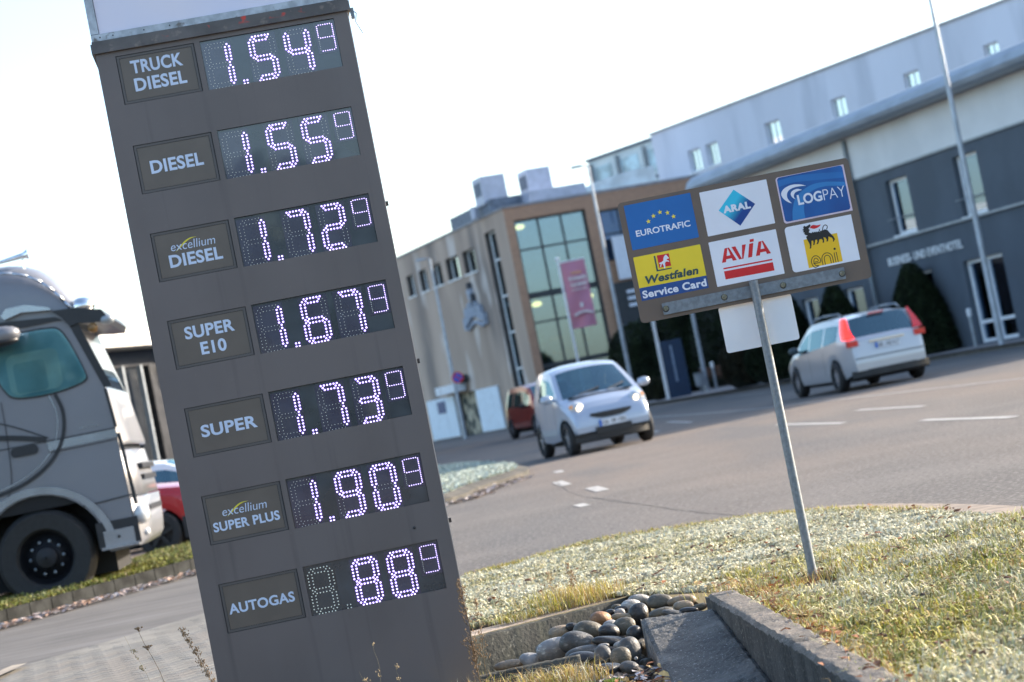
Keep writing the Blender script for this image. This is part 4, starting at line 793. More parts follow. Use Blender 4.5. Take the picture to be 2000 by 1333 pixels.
# doors and shop opening in the plaster wall
M_dr = pm('pale_blue_door', (.62, .72, .82), .5, var=.05)
for a, b in ((13.02, 18.0), (5.6, 9.2)):
    k = 3; w_ = (b-a)/k
    for i in range(k): bx('door_panel', -.10, -.02, a+i*w_+.02, a+(i+1)*w_-.02, .04, 2.22, M_dr, bb)
bx('notice', -.13, -.105, 14.6, 16.0, 1.4, 2.05, pm('blue_notice', (.02, .06, .18), .5), bb)
sg = bx('shop_sign', -.6, -.15, 10.4, 14.3, 2.36, 2.80, pm('sign_face', (.62, .66, .72), .5, var=.12, vs_=3), bb)
g = G(); g.box(.3, .36, 9.3, 12.9, 0, 2.25); build('shop_interior', g, pm('shop_clutter', (.45, .40, .30), .8, col2=(.02, .03, .03), vs_=2.2, lo=.42, hi=.6, det=8), bb)
g = G(); g.tube((-.5, 10.1, 2.95), (-.1, 10.1, 2.95), .22, n=12); build('wall_lamp', g, M_fr, bb)
# crown emblem
em = G(); M_em = pm('emblem_letters', (.30, .35, .44), .6, var=.1); M_emd = pm('emblem_dark', (.05, .055, .07), .7)  # two emblem tones: pale blue-grey and a dark one
def embox(a, z, wa, hz, d=.25, mi=0): em.box(-d, -.02, a-wa/2, a+wa/2, z-hz/2, z+hz/2, mi)
for k in range(9):
    t = k/8; a = 8.3-3.0*t; z = 5.62+.55*math.sin(math.pi*t)+.10*(k % 2); embox(a, z, .26, .62+.12*(k % 2))
for k in range(5): t = k/4; embox(7.8-1.9*t, 6.25+.25*math.sin(math.pi*t), .22, .3)
em.path([(-.15, 8.0-.26*k, 5.28+.28*math.sin(math.pi*k/9)) for k in range(10)], .09, 6)
embox(6.75, 7.0, .38, .55); embox(6.75, 7.42, .22, .35, mi=1); embox(6.5, 6.75, .22, .5, mi=1); embox(6.95, 7.15, .2, .2)
build('emblem', em, [M_em, M_emd], bb)
# right part: notice boards
bx('banner_panel', 5.0, 5.95, -.5, -.42, 6.0, 8.1, pm('white_banner', (.70, .73, .80), .6, var=.04), bb); bx('dark_panel', 4.6, 6.4, -.3, -.22, 3.9, 5.9, M_fr, bb)
pn = bx('mural_panel', 4.6, 6.5, -.35, -.27, 1.6, 3.85, pm('mural_print', (.10, .12, .15), .6, col2=(.35, .45, .55), vs_=2.4, lo=.45, hi=.6), bb); bx('yellow_stripe', 6.1, 6.4, -.38, -.352, 1.9, 3.4, pm('mural_yellow', (.65, .40, .08), .6), bb)
for k in range(3): bx('text_line', 5.3, 6.2, -.33, -.302, 5.3-.33*k, 5.45-.33*k, S_white, bb)
# roof plant
M_metl = pm('pale_sheet_metal', (.45, .48, .58), .5, .2, var=.08, vs_=3); M_metd = pm('dark_sheet_metal', (.12, .15, .20), .6, var=.2)
bx('plant_room', -.02, 1.6, 1.5, 8, 10.37, 11.05, M_metd, bb)
bx('plant_room', 1.62, 4.6, .5, 6, 10.37, 11.02, M_metl, bb)
for x in (-.15, 2.25):
    g = G(); g.box(x, x+1.25, 1.9, 3.2, 10.9 if x < 1 else 11.03, 12.25); v_ = build('vent_tower', g, M_metl, bb)
    g = G(); g.box(x-.01, x-.005, 2.05, 3.05, 11.35, 12.0); 
    build('louvre', g, M_metd, v_)
g = G(); g.tube((-.4, 3, 10.37), (-.4, 3, 10.95), .18, n=10); build('roof_pipe', g, M_metl, bb)
# ---- far buildings
fb_ = thing('domed_hall', 'low pale blue roof structure behind the brick building', 'building', (7.6, 128, 0), YB)
g = G(); g.prism([(-2, 10.5), (3, 10.5), (3, 13.6), (1.2, 13.5), (-.8, 13.2), (-1.6, 12.9), (-2, 12.4)], 0, 5); build('roof', g, pm('pale_blue_roof', (.50, .62, .70), .5, var=.15, vs_=1), fb_)
g = G(); g.box(-2, 3, 0, 5, 0, 10.49); build('wall', g, M_metl, fb_)
ob = thing('glass_office', 'distant pale glass office block behind the brick building', 'building', (7.3, 143, 0), math.atan2(-.82, .57))
M_off_ = pm('office_panel', (.68, .74, .74), .5, col2=(.55, .63, .66), vs_=.8)
g = G(); g.box(0, 26, 0, 10, 0, 16.0); build('wall', g, M_off_, ob)
g = G(); g.box(-.1, 26.1, -.15, 10, 16.01, 16.2); g.box(-.02, 26, -.08, -.01, 13.6, 13.8); build('roof', g, M_metd, ob)
for r2 in range(2):
    for c_ in range(9): bx('window', .6+c_*2.9, 2.4+c_*2.9, -.04, -.01, 14.0-r2*2.4, 15.5-r2*2.4, pm('office_glass', (.40, .55, .62), .2, var=.35, vs_=.9), ob)
for c_ in range(9): bx('fin', .3+c_*2.9, .45+c_*2.9, -.3, -.05, 8, 15.8, M_grey, ob)
# ---- white block
wb = thing('white_block', 'long pale blue-white building with small windows high on its wall', 'building', (9.04, 110, 0), math.atan2(-.862, .507))
M_wb = pm('pale_render', (.64, .66, .74), .9, var=.05, vs_=.25, det=6, streak=.4); mix_layer(M_wb, (.40, .43, .50), .5, .52, .68, .6, stretch=(1, 1, .2))
opsW = [(a, b, 10.75, 11.85) for a, b in ((2.85, 3.9), (4.4, 5.4), (9.35, 10.5), (14.4, 15.45), (19.5, 20.5), (24.6, 25.5), (29.6, 30.6))]
g = G(); wallgrid(g, 0, 36, 0, 13.28, opsW, .3, lambda a, d, z: (a, d, z), 0, 0); g.add([(0, 0, 0), (0, 9, 0), (0, 9, 13.28), (0, 0, 13.28)], [(0, 1, 2, 3)]); g.add([(36, 0, 0), (36, 9, 0), (36, 9, 13.28), (36, 0, 13.28)], [(3, 2, 1, 0)]); g.add([(0, 9, 0), (36, 9, 0), (36, 9, 13.28), (0, 9, 13.28)], [(3, 2, 1, 0)])
build('wall', g, M_wb, wb); bx('roof', -.08, 36.1, -.1, 9.05, 13.285, 13.38, pm('roof_trim', (.36, .36, .38), .6), wb)
for a, b, c, d in opsW:
    window_y(wb, .18, a, b, c, d, M_wfr, G_pale, .07, mull=((a+b)/2,)); bx('window_sill', a-.12, b+.12, -.08, .02, c-.09, c-.005, M_wfr, wb)
# ---- hotel
ht = thing('hotel', 'slate blue hotel with white upper band, lettering and curved grey eaves', 'building', (13.891, 59.573, 0), YB)
M_ht = pm('slate_render', (.080, .098, .122), .85, var=.10, vs_=.7, bump=.1, bs=12); M_hw = pm('white_band', (.66, .66, .66), .8, var=.05, vs_=.6); M_eave = pm('eaves_metal', (.30, .34, .39), .45, .3, var=.12, vs_=1, streak=3)
opsH = [(4.37, 5.66, 3.80, 5.47), (.44, 1.72, 3.78, 5.51), (.18, 2.28, .16, 2.56), (4.05, 5.2, 1.4, 2.58), (8.3, 9.6, 1.3, 2.6), (11.2, 12.5, 3.8, 5.47), (11.4, 12.6, 1.3, 2.6), (-4.5, -3.2, 3.78, 5.5)]
g = G(); wallgrid(g, -14, 17.5, 0, 5.82, opsH, .28, lambda a, d, z: (d, a, z), 0, 0)
for k in range(len(g.f)): g.f[k] = g.f[k][::-1]
build('wall', g, M_ht, ht)
g = G(); g.box(-.03, .15, -14, 17.5, 5.822, 7.16); build('white_wall_band', g, M_hw, ht); bx('ledge', -.10, 0, -14, 17.5, 3.68, 3.75, M_grey, ht); bx('band_trim', -.07, -.032, -14, 17.5, 5.80, 5.86, M_grey, ht)
g = G(); g.box(.0, 12, 17.49, 17.6, 0, 7.15); g.box(.0, 12, -14.1, -13.99, 0, 7.15); g.box(11.9, 12, -13.98, 17.48, 0, 7.15); build('side_wall', g, M_ht, ht)
g = G(); ev = [(-.85, 7.22), (-.9, 7.35), (-.82, 7.55), (-.60, 7.72), (-.2, 7.82), (12.3, 7.9), (12.3, 7.17), (-.75, 7.17)]
v = [(x, -14.2, z) for x, z in ev]+[(x, 17.8, z) for x, z in ev]; m_ = len(ev); g.add(v, [tuple(range(m_)), tuple(range(2*m_-1, m_-1, -1))]+[(i, m_+i, m_+(i+1) % m_, (i+1) % m_) for i in range(m_)]); build('roof', g, M_eave, ht)
for k, (a, b, c, d) in enumerate(opsH):
    if k == 2: f = window_x(ht, .2, a, b, c, d, M_wfr, G_teal, .10, mull=((a+b)/2,), trans=(.75,), out=-.05)
    else: f = window_x(ht, .2, a, b, c, d, M_wfr, G_teal, .09, out=-.04)
    if k in (0, 1): bx('window_sill', -.05, .16, a-.05, b+.05, c-.06, c-.003, M_wfr, ht)
    g = G(); g.tube((-.08, a-.15, c+.5), (-.08, b+.15, c+.5), .016, n=6); 
    if k in (0, 1): build('rail', g, M_grey, ht)
bx('room_interior', 2.5, 2.6, -13, 17, .2, 5.7, pm('room_wall', (.6, .56, .5), .9, col2=(.2, .3, .3), vs_=.8), ht); bx('floor_slab', .3, 2.5, -13, 17, 3.1, 3.3, M_in, ht)
for y_ in (7.45, -1.0-11):
    g = G(); g.tube((-.12, y_, .1), (-.12, y_, 7.1), .065, n=10); build('downpipe', g, M_galv, ht)
# lettering runs from +y to -y on the facade
def text_x(name, s, y0, y1, z0, z1, x, m, par, depth, bold=0):
    o = text(name, s, 0, abs(y1-y0), z0, z1, 0, m, par, bold=bold, depth=depth); o.location = (x, y0, 0); o.rotation_euler = (0, 0, -math.pi/2); return o

text_x('lettering', 'BUSINESS- UND EVENTHOTEL', 6.35, 2.02, 2.95, 3.2, -.04, M_wfr, ht, .02, bold=.01)
# ---- car dealer on the left
YD = math.atan2(.95, .3); dl = thing('dealer_building', 'dark glazed showroom with white flat roof and round star emblem behind the truck', 'building', (-11.47, 60, 0), YD)
g = G(); g.box(-18, 22, -.9, 12, 4.78, 5.27); build('roof', g, pm('cream_roof', (.74, .70, .63), .6, var=.04), dl)
g = G(); g.box(-18, 22, .0, .2, 0, .3); g.box(-18, 22, 0, .2, 4.3, 4.77); g.box(2.8, 22, -.1, .21, .3, 4.3); build('wall', g, pm('dark_facade', (.018, .018, .021), .35, var=.3), dl)
for x in range(-17, 3, 2): bx('pane', x+.06, x+1.94, .1, .12, .31, 4.29, pm('black_glass', (.012, .014, .016), .25, var=.2), dl)
for x in (-1.3, -.2, .9, 2.0): bx('mullion', x, x+.09, -.25, -.1, .3, 4.3, M_grey, dl)
bx('showroom_wall', -18, 22, 7, 7.1, 0, 4.7, pm('showroom', (.05, .06, .05), .8, col2=(.45, .48, .5), vs_=1.1, lo=.5, hi=.62, det=8), dl)
st = G(); cx_, cz_, rr_ = 0, 0, .40
st.path([(cx_+rr_*math.cos(R(a)), 0, cz_+rr_*math.sin(R(a))) for a in range(0, 361, 12)], .035, 8)
for a in (90, 210, 330): st.tube((0, 0, 0), (rr_*math.cos(R(a)), 0, rr_*math.sin(R(a))), .06, .02, 6)
se_ = build('star_emblem', st, pm('emblem_silver', (.5, .55, .6), .4, .3), dl, smooth='auto'); se_.location = (3.88, -.55, 4.2); se_.rotation_euler = (0, 0, -YD); bx('emblem_bracket', 3.8, 3.95, -.5, -.12, 4.15, 4.25, M_fr, dl)

# ================================================================ HEDGES AND TREES
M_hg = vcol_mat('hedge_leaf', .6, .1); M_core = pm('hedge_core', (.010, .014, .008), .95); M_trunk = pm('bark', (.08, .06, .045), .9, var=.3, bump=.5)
def shrub(name, label, cat, loc, rx, ry, h, kind, N, leaf, col, seed, group=None):
    t = thing(name, label, cat, loc, 0, group); r = np.random.default_rng(seed)
    u = r.random(N); a = r.uniform(0, 6.283, N); dep = 1-np.abs(r.normal(0, .05, N))
    if kind == 'cone': zz = h*(1-np.sqrt(1-u*.995)); k = (1-(zz/h)**1.25)**.9*.97+.03
    else: c_ = r.uniform(-.75, 1, N); zz = h*(.45+.55*c_); k = np.sqrt(np.maximum(0, 1-np.abs(c_)**2.6))
    lump = 1+.10*(vnoise(a*1.2+9, zz, 1.6, seed)-.5)+.07*(vnoise(a*3, zz, 3, seed+1)-.5)
    P = np.stack([rx*k*lump*dep*np.cos(a), ry*k*lump*dep*np.sin(a), .06+zz*.985*(1 if kind == 'cone' else dep)], 1)
    cc = np.array(col)*np.clip(.55+1.0*vnoise(a*2, zz, 2.4, seed+2)[:, None]+r.normal(0, .15, (N, 1)), .3, 1.9)
    o = blades('crown', P, np.full(N, leaf)*r.uniform(.6, 1.3, N), np.full(N, leaf*.6), r.uniform(.4, 1.6, N), a+r.normal(0, .7, N), np.clip(cc, 0, .5), M_hg, t)
    g = G()
    if kind == 'cone': 
        pr = [(rx*.93*((1-(q/10)**1.25)**.9), h*.97*q/10+.05) for q in range(10)]+[(.01, h*.97)]
        v = []; n = 16
        for rad, z in pr: v += [(rad*math.cos(6.283*i/n), rad*ry/rx*math.sin(6.283*i/n), z) for i in range(n)]
        g.add(v, [(j*n+i, j*n+(i+1) % n, (j+1)*n+(i+1) % n, (j+1)*n+i) for j in range(len(pr)-1) for i in range(n)])
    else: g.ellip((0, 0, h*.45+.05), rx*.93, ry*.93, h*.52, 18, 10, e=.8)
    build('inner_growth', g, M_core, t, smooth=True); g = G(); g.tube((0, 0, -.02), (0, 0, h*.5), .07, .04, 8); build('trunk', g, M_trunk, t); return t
dg = (.034, .054, .027); og = (.05, .055, .028); ol = (.055, .048, .028)
GR = 'clipped evergreens in front of the hotel'
shrub('clipped_hedge', 'rounded dark hedge at the left end beside the small car', 'hedge', (5.3, 92.5, .12), 1.35, 1.3, 3.4, 'dome', 7000, .16, dg, 1, GR)
shrub('clipped_hedge', 'broad dark hedge behind the blue totem sign', 'hedge', (6.9, 93, .12), 1.9, 1.4, 3.9, 'dome', 9000, .16, dg, 2, GR)
shrub('clipped_hedge', 'dark hedge behind the bench under the card board', 'hedge', (8.9, 92, .12), 1.7, 1.3, 3.75, 'dome', 8000, .16, dg, 3, GR)
shrub('clipped_shrub', 'olive brown rounded shrub right of the bench', 'shrub', (7.62, 74, .12), .76, .7, 1.55, 'dome', 4000, .12, ol, 4, GR)
shrub('clipped_hedge', 'low dark hedge behind the thin bollard near the white back panel', 'hedge', (8.4, 72, .12), .85, .6, 1.5, 'dome', 4500, .12, dg, 14, GR)
shrub('conifer_cone', 'dark conical evergreen left of the silver estate car', 'tree', (8.95, 69, .12), .85, .9, 2.7, 'cone', 6500, .13, dg, 5, GR)
shrub('conifer_cone', 'dark conical evergreen directly above the estate car roof', 'tree', (9.95, 66, .12), 1.0, 1.0, 2.75, 'cone', 6500, .13, dg, 6, GR)
shrub('conifer_cone', 'large dark conical evergreen under the hotel lettering', 'tree', (11.9, 63.3, .12), 1.22, 1.15, 2.88, 'cone', 9000, .11, dg, 7, GR)
shrub('ball_shrub', 'small round green shrub at the foot of the blue totem sign', 'shrub', (5.35, 86, .12), .42, .42, .85, 'dome', 1500, .09, og, 8, GR)

# ================================================================ STREET FURNITURE
M_pole = pm('lamp_pole', (.38, .42, .47), .5, .5, var=.12, vs_=3)
def street_lamp(label, x, y, top, arm, r0=.07):
    t = thing('street_lamp', label, 'lamp', (x, y, 0)); g = G(); g.tube((0, 0, 0), (0, 0, top), r0, r0*.5, 10); build('pole', g, M_pole, t)
    g = G(); g.path([(0, 0, top-.02), (-.1, 0, top+.03), (-arm*.4, 0, top+.05)], .03, 8); g.box(-arm, -arm*.35, -.11, .11, top+.01, top+.10, top=.02); build('lamp_head', g, M_grey, t); return t
street_lamp('tall grey street lamp in front of the brick and glass front', 3.85, 76, 8.85, .62, .085)
street_lamp('grey street lamp in front of the white shop doors', -2.98, 99, 8.45, .65, .09)
ns = thing('no_stopping_sign', 'round blue and red no stopping sign on the lamp post by the doors', 'sign', (-2.78, 98.85, 0))
g = G(); g.tube((0, 0, 2.83), (0, -.02, 2.83), .27, n=28); pl_ = build('disc', g, S_red, ns); g = G(); g.tube((0, -.0205, 2.83), (0, -.028, 2.83), .20, n=28); build('blue_face', g, pm('sign_blue', (.02, .10, .50), .4), ns)
g = G(); g.ribbon([(-.16, 2.99), (.16, 2.67)], .06, -.032); build('red_stroke', g, S_red, ns); g = G(); g.box(-.2, .03, .001, .02, 2.8, 2.86); build('clamp', g, M_galv, ns)
fp = thing('banner_flag', 'tall pink banner flag on a white pole in front of the glass bay', 'flag', (2.27, 80, 0)); g = G(); g.tube((0, 0, 0), (-.03, 0, 6.05), .055, .04, 10); g.tube((-.03, 0, 5.93), (.97, 0, 5.93), .025, n=8); g.ellip((-.03, 0, 6.08), .09, .09, .07, 8, 6); build('pole', g, M_white, fp)
M_ban = pm('pink_banner', (.62, .24, .30), .8, col2=(.52, .22, .32), vs_=.9, lo=.4, hi=.6); g = G(); v = []
for j in range(21):
    for i in range(9): v.append((.04+.92*i/8, .05*math.sin(i*.8+j*.35)*(j/20+.2), 5.9-2.5*j/20))
g.add(v, [(j*9+i, j*9+9+i, j*9+10+i, j*9+i+1) for j in range(20) for i in range(8)]); cl2 = build('cloth', g, M_ban, fp, smooth=True)
M_bt = pm('banner_print', (.70, .62, .62), .8); M_by = pm('banner_orange', (.75, .40, .18), .8)
def strokes(g, x0, x1, z, h, seed):
    q = random.Random(seed); x = x0
    while x < x1-.03: wv = q.uniform(.03, .07); g.box(x, x+wv, -.085, -.08, z, z+h*q.uniform(.7, 1)); x += wv+.018
g = G(); strokes(g, .36, .74, 5.42, .09, 1); build('print', g, M_by, cl2); g = G(); strokes(g, .25, .86, 5.18, .15, 2); strokes(g, .27, .86, 4.95, .16, 3); strokes(g, .27, .84, 4.80, .06, 4); g.box(.48, .60, -.085, -.08, 4.14, 4.32); build('print', g, M_bt, cl2)
g = G(); g.path([(.2+.09*k, -.082, 3.88+.10*math.sin(math.pi*k/8)) for k in range(9)], .06, 4); build('print', g, M_bt, cl2)
tp = thing('flagpole', 'tall bare grey flagpole in front of the hotel door', 'pole', (12.25, 55, .12)); g = G(); g.tube((0, 0, 0), (0, 0, 5), .085, .07, 12); g.tube((0, 0, 5), (0, 0, 11), .07, .045, 12); build('shaft', g, M_pole, tp)
for lb_, x, y, h, r2, m in (('white pole beside the blue totem sign', 5.47, 82.8, 3.45, .07, M_white), ('grey pole beside the bench', 7.12, 84, 3.6, .08, M_pole)):
    t = thing('sign_pole', lb_, 'pole', (x, y, .12)); g = G(); g.tube((0, 0, 0), (0, 0, h), r2, r2*.9, 10); build('shaft', g, m, t)
for lb_, x, y, h in (('white-capped bollard in front of the bench', 7.42, 84-.6, 1.08), ('white-capped bollard left of the silver estate car', 7.95, 72, 1.0), ('white-capped bollard beside the hotel door', 12.78, 60.6, 1.08)):
    t = thing('bollard', lb_, 'bollard', (x, y, .12), 0, 'white capped bollards along the pavement'); g = G(); g.tube((0, 0, 0), (0, 0, h*.82), .05, n=10); build('shaft', g, M_grey, t); g = G(); g.tube((0, 0, h*.80), (0, 0, h*.97), .062, .075, 12); g.ellip((0, 0, h*.97), .075, .075, .05, 12, 6); build('cap', g, M_white, t)
tt = thing('totem_sign', 'dark blue totem sign with pale vertical lettering before the hedge', 'sign', (5.62, 84, .12), R(4)); M_tb = pm('totem_blue', (.012, .035, .085), .4, var=.08); bx('panel', 0, .86, -.06, .06, 0, 2.25, M_tb, tt); bx('side_post', -.09, -.005, -.08, .08, 0, 2.27, M_galv, tt)
g = G(); q_ = random.Random(3); z = .62
while z < 2.0: hh = q_.uniform(.05, .10); g.box(.36, .44, -.068, -.061, z, z+hh); z += hh+.03
build('lettering', g, pm('totem_lettering', (.32, .42, .55), .5), tt)
be = thing('bench', 'wooden slatted bench with grey posts before the hedge', 'bench', (7.2, 86, .12), R(8)); M_wd = pm('bench_wood', (.11, .05, .03), .7, var=.3)
for z in (.40, ): 
    for k in range(3): bx('slat', 0, 1.5, .05+.15*k, .17+.15*k, z, z+.04, M_wd, be)
for k in range(3): bx('slat', 0, 1.5, .52, .55, .52+.14*k, .63+.14*k, M_wd, be)
for x in (.06, 1.36): bx('leg', x, x+.07, .04, .58, 0, .39, M_galv, be); bx('backrest_post', x, x+.07, .56, .61, 0, .98, M_galv, be)
tb = thing('litter_bin', 'grey metal litter bin left of the bench', 'bin', (6.85, 83.6, .12)); g = G(); g.tube((0, 0, .25), (0, 0, .72), .17, .20, 14); build('bucket', g, M_grey, tb); g = G(); g.tube((0, 0, .73), (0, 0, .78), .22, n=14); build('lid', g, M_galv, tb); g = G(); g.tube((0, 0, 0), (0, 0, .26), .05, n=8); build('foot', g, M_galv, tb)
# the row of trees on the near side of the road, behind the photographer, which the glass fronts mirror
def tree_row():
    r = np.random.default_rng(77); N = 26000; x = r.uniform(-70, 45, N); top = 4.2+3.2*vnoise(x, 0*x, .12, 5)+1.6*vnoise(x, 0*x, .5, 6); z = top*r.random(N)**.8
    P = np.stack([x, -38+r.normal(0, 1.2, N), z], 1); c = np.array(dg)*r.uniform(.6, 2.4, (N, 1))
    return tag(blades('tree_row', P, r.uniform(.5, 1.1, N), r.uniform(.4, .8, N), r.uniform(.2, 1.5, N), r.uniform(0, 6.28, N), c, M_hg), 'dark row of trees on the near side of the road', kind='stuff')
tree_row()
# ================================================================ VEHICLES
M_tyre = pm('tyre', (.018, .018, .019), .75, var=.2, vs_=20, bump=.1); M_rim = pm('alloy_rim', (.50, .52, .56), .3, .8, var=.05); M_under = pm('underbody', (.012, .012, .013), .9)
M_head = pm('headlight_lens', (1, .95, .8), .1, var=0, emis=(1, .76, .42), es=2.2); M_lens = pm('clear_lens', (.50, .52, .54), .08, var=.1, vs_=20, coat=1); M_tail = pm('red_lens', (.62, .02, .02), .15, var=.1, vs_=10, coat=1); M_orange = pm('orange_lens', (.8, .30, .06), .2, coat=.5)
M_tail_on = pm('lit_red_lens', (.8, .02, .02), .2, var=0, emis=(1, .03, .02), es=.9); M_plate = pm('plate_white', (.66, .68, .72), .5, var=.04); M_eu = pm('plate_blue', (.02, .14, .55), .5)
def interp(tab, x):
    tab = sorted(tab); return float(np.interp(x, [p[0] for p in tab], [p[1] for p in tab]))
def wheel(par, x, y, r, wd, side, spokes=5, rim=None):
    g = G(); s = side; a = wd/2
    g.lathe([(r*.62, -a), (r*.90, -a), (r*.97, -a*.8), (r, -a*.5), (r, a*.5), (r*.97, a*.8), (r*.90, a), (r*.62, a), (r*.62, -a)], (x, y, r), 30)
    w_ = build('wheel', g, M_tyre, par, smooth='auto'); g = G(); yo = y+s*(a*.55)
    g.lathe([(r*.64, 0), (r*.60, 0), (r*.58, -s*.05), (r*.05, -s*.05)], (x, yo, r), 24)
    for k in range(spokes):
        t = 2*math.pi*k/spokes+.3; c, q = math.cos(t), math.sin(t); h = .10*r; p = [(x+c*.05*r-q*h, r+q*.05*r+c*h), (x+c*.60*r-q*h*.7, r+q*.60*r+c*h*.7), (x+c*.60*r+q*h*.7, r+q*.60*r-c*h*.7), (x+c*.05*r+q*h, r+q*.05*r-c*h)]
        g.prism(p, yo-.02, yo+.012)
    g.tube((x, yo-.03, r), (x, yo+.02*1, r), r*.14, n=12); build('rim', g, rim or M_rim, w_, smooth='auto')
def car(name, label, loc, yaw, c, group=None, sc=1.0):
    t = thing(name, label, 'car', loc, yaw, group); t.scale = (sc, sc, sc)
    L, W = c['L'], c['W']; half = L/2; keys = set(np.round(np.concatenate([np.linspace(-half, half, 70), np.linspace(-half, -half+.3, 10), np.linspace(half-.3, half, 10)]), 4))
    for k in ('ws', 'rg'): keys |= set(c[k])
    for a, b in c['side']: keys |= {a, b}
    for sx2 in c.get('seams', ()): keys |= {round(sx2-.007, 4), round(sx2+.007, 4)}
    for wx_ in c['wx']: keys |= set(np.round(wx_+c['ar']*np.cos(np.linspace(0, math.pi, 15)), 4))
    xs = sorted(keys); V = []; lo, gh, cr = 6, 4, 16
    for x in xs:
        zt = interp(c['top'], x); bl = min(interp(c['belt'], x), zt-.03); zb = interp(c['bot'], x)
        for wx_ in c['wx']:
            if abs(x-wx_) < c['ar']: zb = max(zb, c['r']+math.sqrt(c['ar']**2-(x-wx_)**2)*.98)
        zb = min(zb, bl-.02); u = abs(x/half); hw = W/2*(1-c.get('pa', .16)*u**c.get('pp', 5)-.03*u*u)
        ring = []
        for k in range(lo):
            z = zb+(bl-zb)*k/(lo-1); s = (z-.55)/.5; ring.append((hw*(1-.045*s*s-(.03 if k == 0 else 0)), z))
        cz = c.get('crown', .05)*min(1, hw/.6); gt = zt-cz; gt = max(gt, bl+.005); tum = c.get('tum', .19)*min(1, (gt-bl)/.45)
        for k in range(1, gh+1): ring.append((ring[lo-1][0]*(1-.015-tum*(k/gh)**1.15), bl+(gt-bl)*k/gh))
        ye = ring[-1][0]; rr2 = [(x, y, z) for y, z in ring]
        for k in range(1, cr): y = ye*(1-2*k/cr); rr2.append((x, y, zt-(zt-gt)*(abs(y/ye))**2.6))
        rr2 += [(x, -y, z) for y, z in ring[::-1]]; V.append(rr2)
    m = len(V[0]); reg = {}
    def add(key, mat, q): reg.setdefault(key, (mat, G()))[1].add(q, [(0, 1, 2, 3)])
    P_ = c['paint']
    for i in range(len(xs)-1):
        xm = (xs[i]+xs[i+1])/2
        for j in range(m-1):
            q = [V[i][j], V[i][j+1], V[i+1][j+1], V[i+1][j]]; jj = j if j < lo+gh-1 else (m-2-j if j >= lo+gh-1+cr else -1); key = ('body', 0); mat = P_
            if jj >= 0:
                if jj < c.get('trim', 0): key, mat = ('lower_trim', 0), M_black
                if 1 <= jj < lo-1 and any(abs(xm-q_) < .0069 for q_ in c.get('seams', ())): key, mat = ('door_seam', 0), M_black
                if lo-1 <= jj < lo-1+gh-1:
                    for n2, (a, b) in enumerate(c['side']):
                        if a < xm < b: key, mat = ('side_window', (n2, j < m/2)), G_car
            else:
                ci = j-(lo+gh-1)
                if c['ws'][0] < xm < c['ws'][1] and 0 < ci < cr-1: key, mat = ('windscreen', 0), G_car
                elif c['rg'][0] < xm < c['rg'][1] and 0 < ci < cr-1: key, mat = ('rear_window', 0), G_car
            add(key, mat, q)
    for e in (0, -1):
        for j in range(m//2): add(('body', 0), P_, [V[e][j], V[e][j+1], V[e][m-2-j], V[e][m-1-j]])
    import bmesh as bmm
    for (nm, _), (mat, g) in reg.items():
        o = build(nm, g, mat, t); bm = bmm.new(); bm.from_mesh(o.data); bmm.ops.remove_doubles(bm, verts=bm.verts, dist=.0004); bmm.ops.recalc_face_normals(bm, faces=bm.faces)
        for f in bm.faces: f.smooth = True
        for e in bm.edges: e.smooth = not (len(e.link_faces) == 2 and e.calc_face_angle(0) > R(50))
        bm.to_mesh(o.data); bm.free()
    g = G(); hb = W/2*.80; g.box(-half+.25, half-.25, -hb, hb, .17, .55); build('underbody', g, M_under, t)
    g = G(); g.box(-half*.55, half*.25, -hb*.9, hb*.9, .45, .62); 
    for sx_ in c['seats']:
        for sy in (-.36, .36): g.box(sx_-.12, sx_+.02, sy-.22, sy+.22, .6, 1.05); g.box(sx_-.1, sx_, sy-.12, sy+.12, 1.08, 1.27)
    build('seats', g, pm('seat_cloth', (.05, .055, .06), .9), t)
    for wx_ in c['wx']:
        for s in (-1, 1): wheel(t, wx_, s*(W/2-.10-c.get('wi', 0)), c['r'], c.get('tw', .19), s, c.get('sp', 5), c.get('rim'))
    mx, mz = c['mirror']
    for s in (-1, 1):
        g = G(); g.ellip((mx, s*(W/2+.09), mz), .07, .11, .075, 12, 8, e=.8); g.tube((mx+.02, s*(W/2-.10), mz-.05), (mx, s*(W/2+.02), mz-.02), .025, n=6); build('mirror', g, c.get('mm', P_), t, smooth=True)
    return t
def plate(par, x, yc, z, s, front, wd=.50, seed=0):   # x position, faces +x when front
    sg_ = 1 if front else -1; o = bx('number_plate', x-.006, x+.006, yc-wd/2, yc+wd/2, z-.055, z+.055, M_plate, par)
    xx = x+sg_*.0075; yb = yc-sg_*wd/2; g = G(); g.box(xx-.001, xx+.001, min(yb, yb+sg_*.045), max(yb, yb+sg_*.045), z-.054, z+.054); build('blue_band', g, M_eu, o)
    tx = text('lettering', s, 0, wd-.075, -.035, .035, 0, M_black, o, bold=.02, depth=.001); tx.location = (xx, yb+sg_*.06, z); tx.rotation_euler = (0, 0, R(90)*sg_); return o
P_sil = pm('silver_white_paint', (.38, .43, .52), .28, .25, var=0, coat=.7); P_est = pm('champagne_silver_paint', (.47, .48, .51), .30, .35, var=0, coat=.7); P_red = pm('dark_red_paint', (.30, .035, .025), .3, .1, var=0, coat=.7); P_red2 = pm('bright_red_paint', (.42, .012, .018), .3, .1, var=0, coat=.7); P_wht = pm('white_car_paint', (.78, .78, .78), .3, 0, var=0, coat=.7)
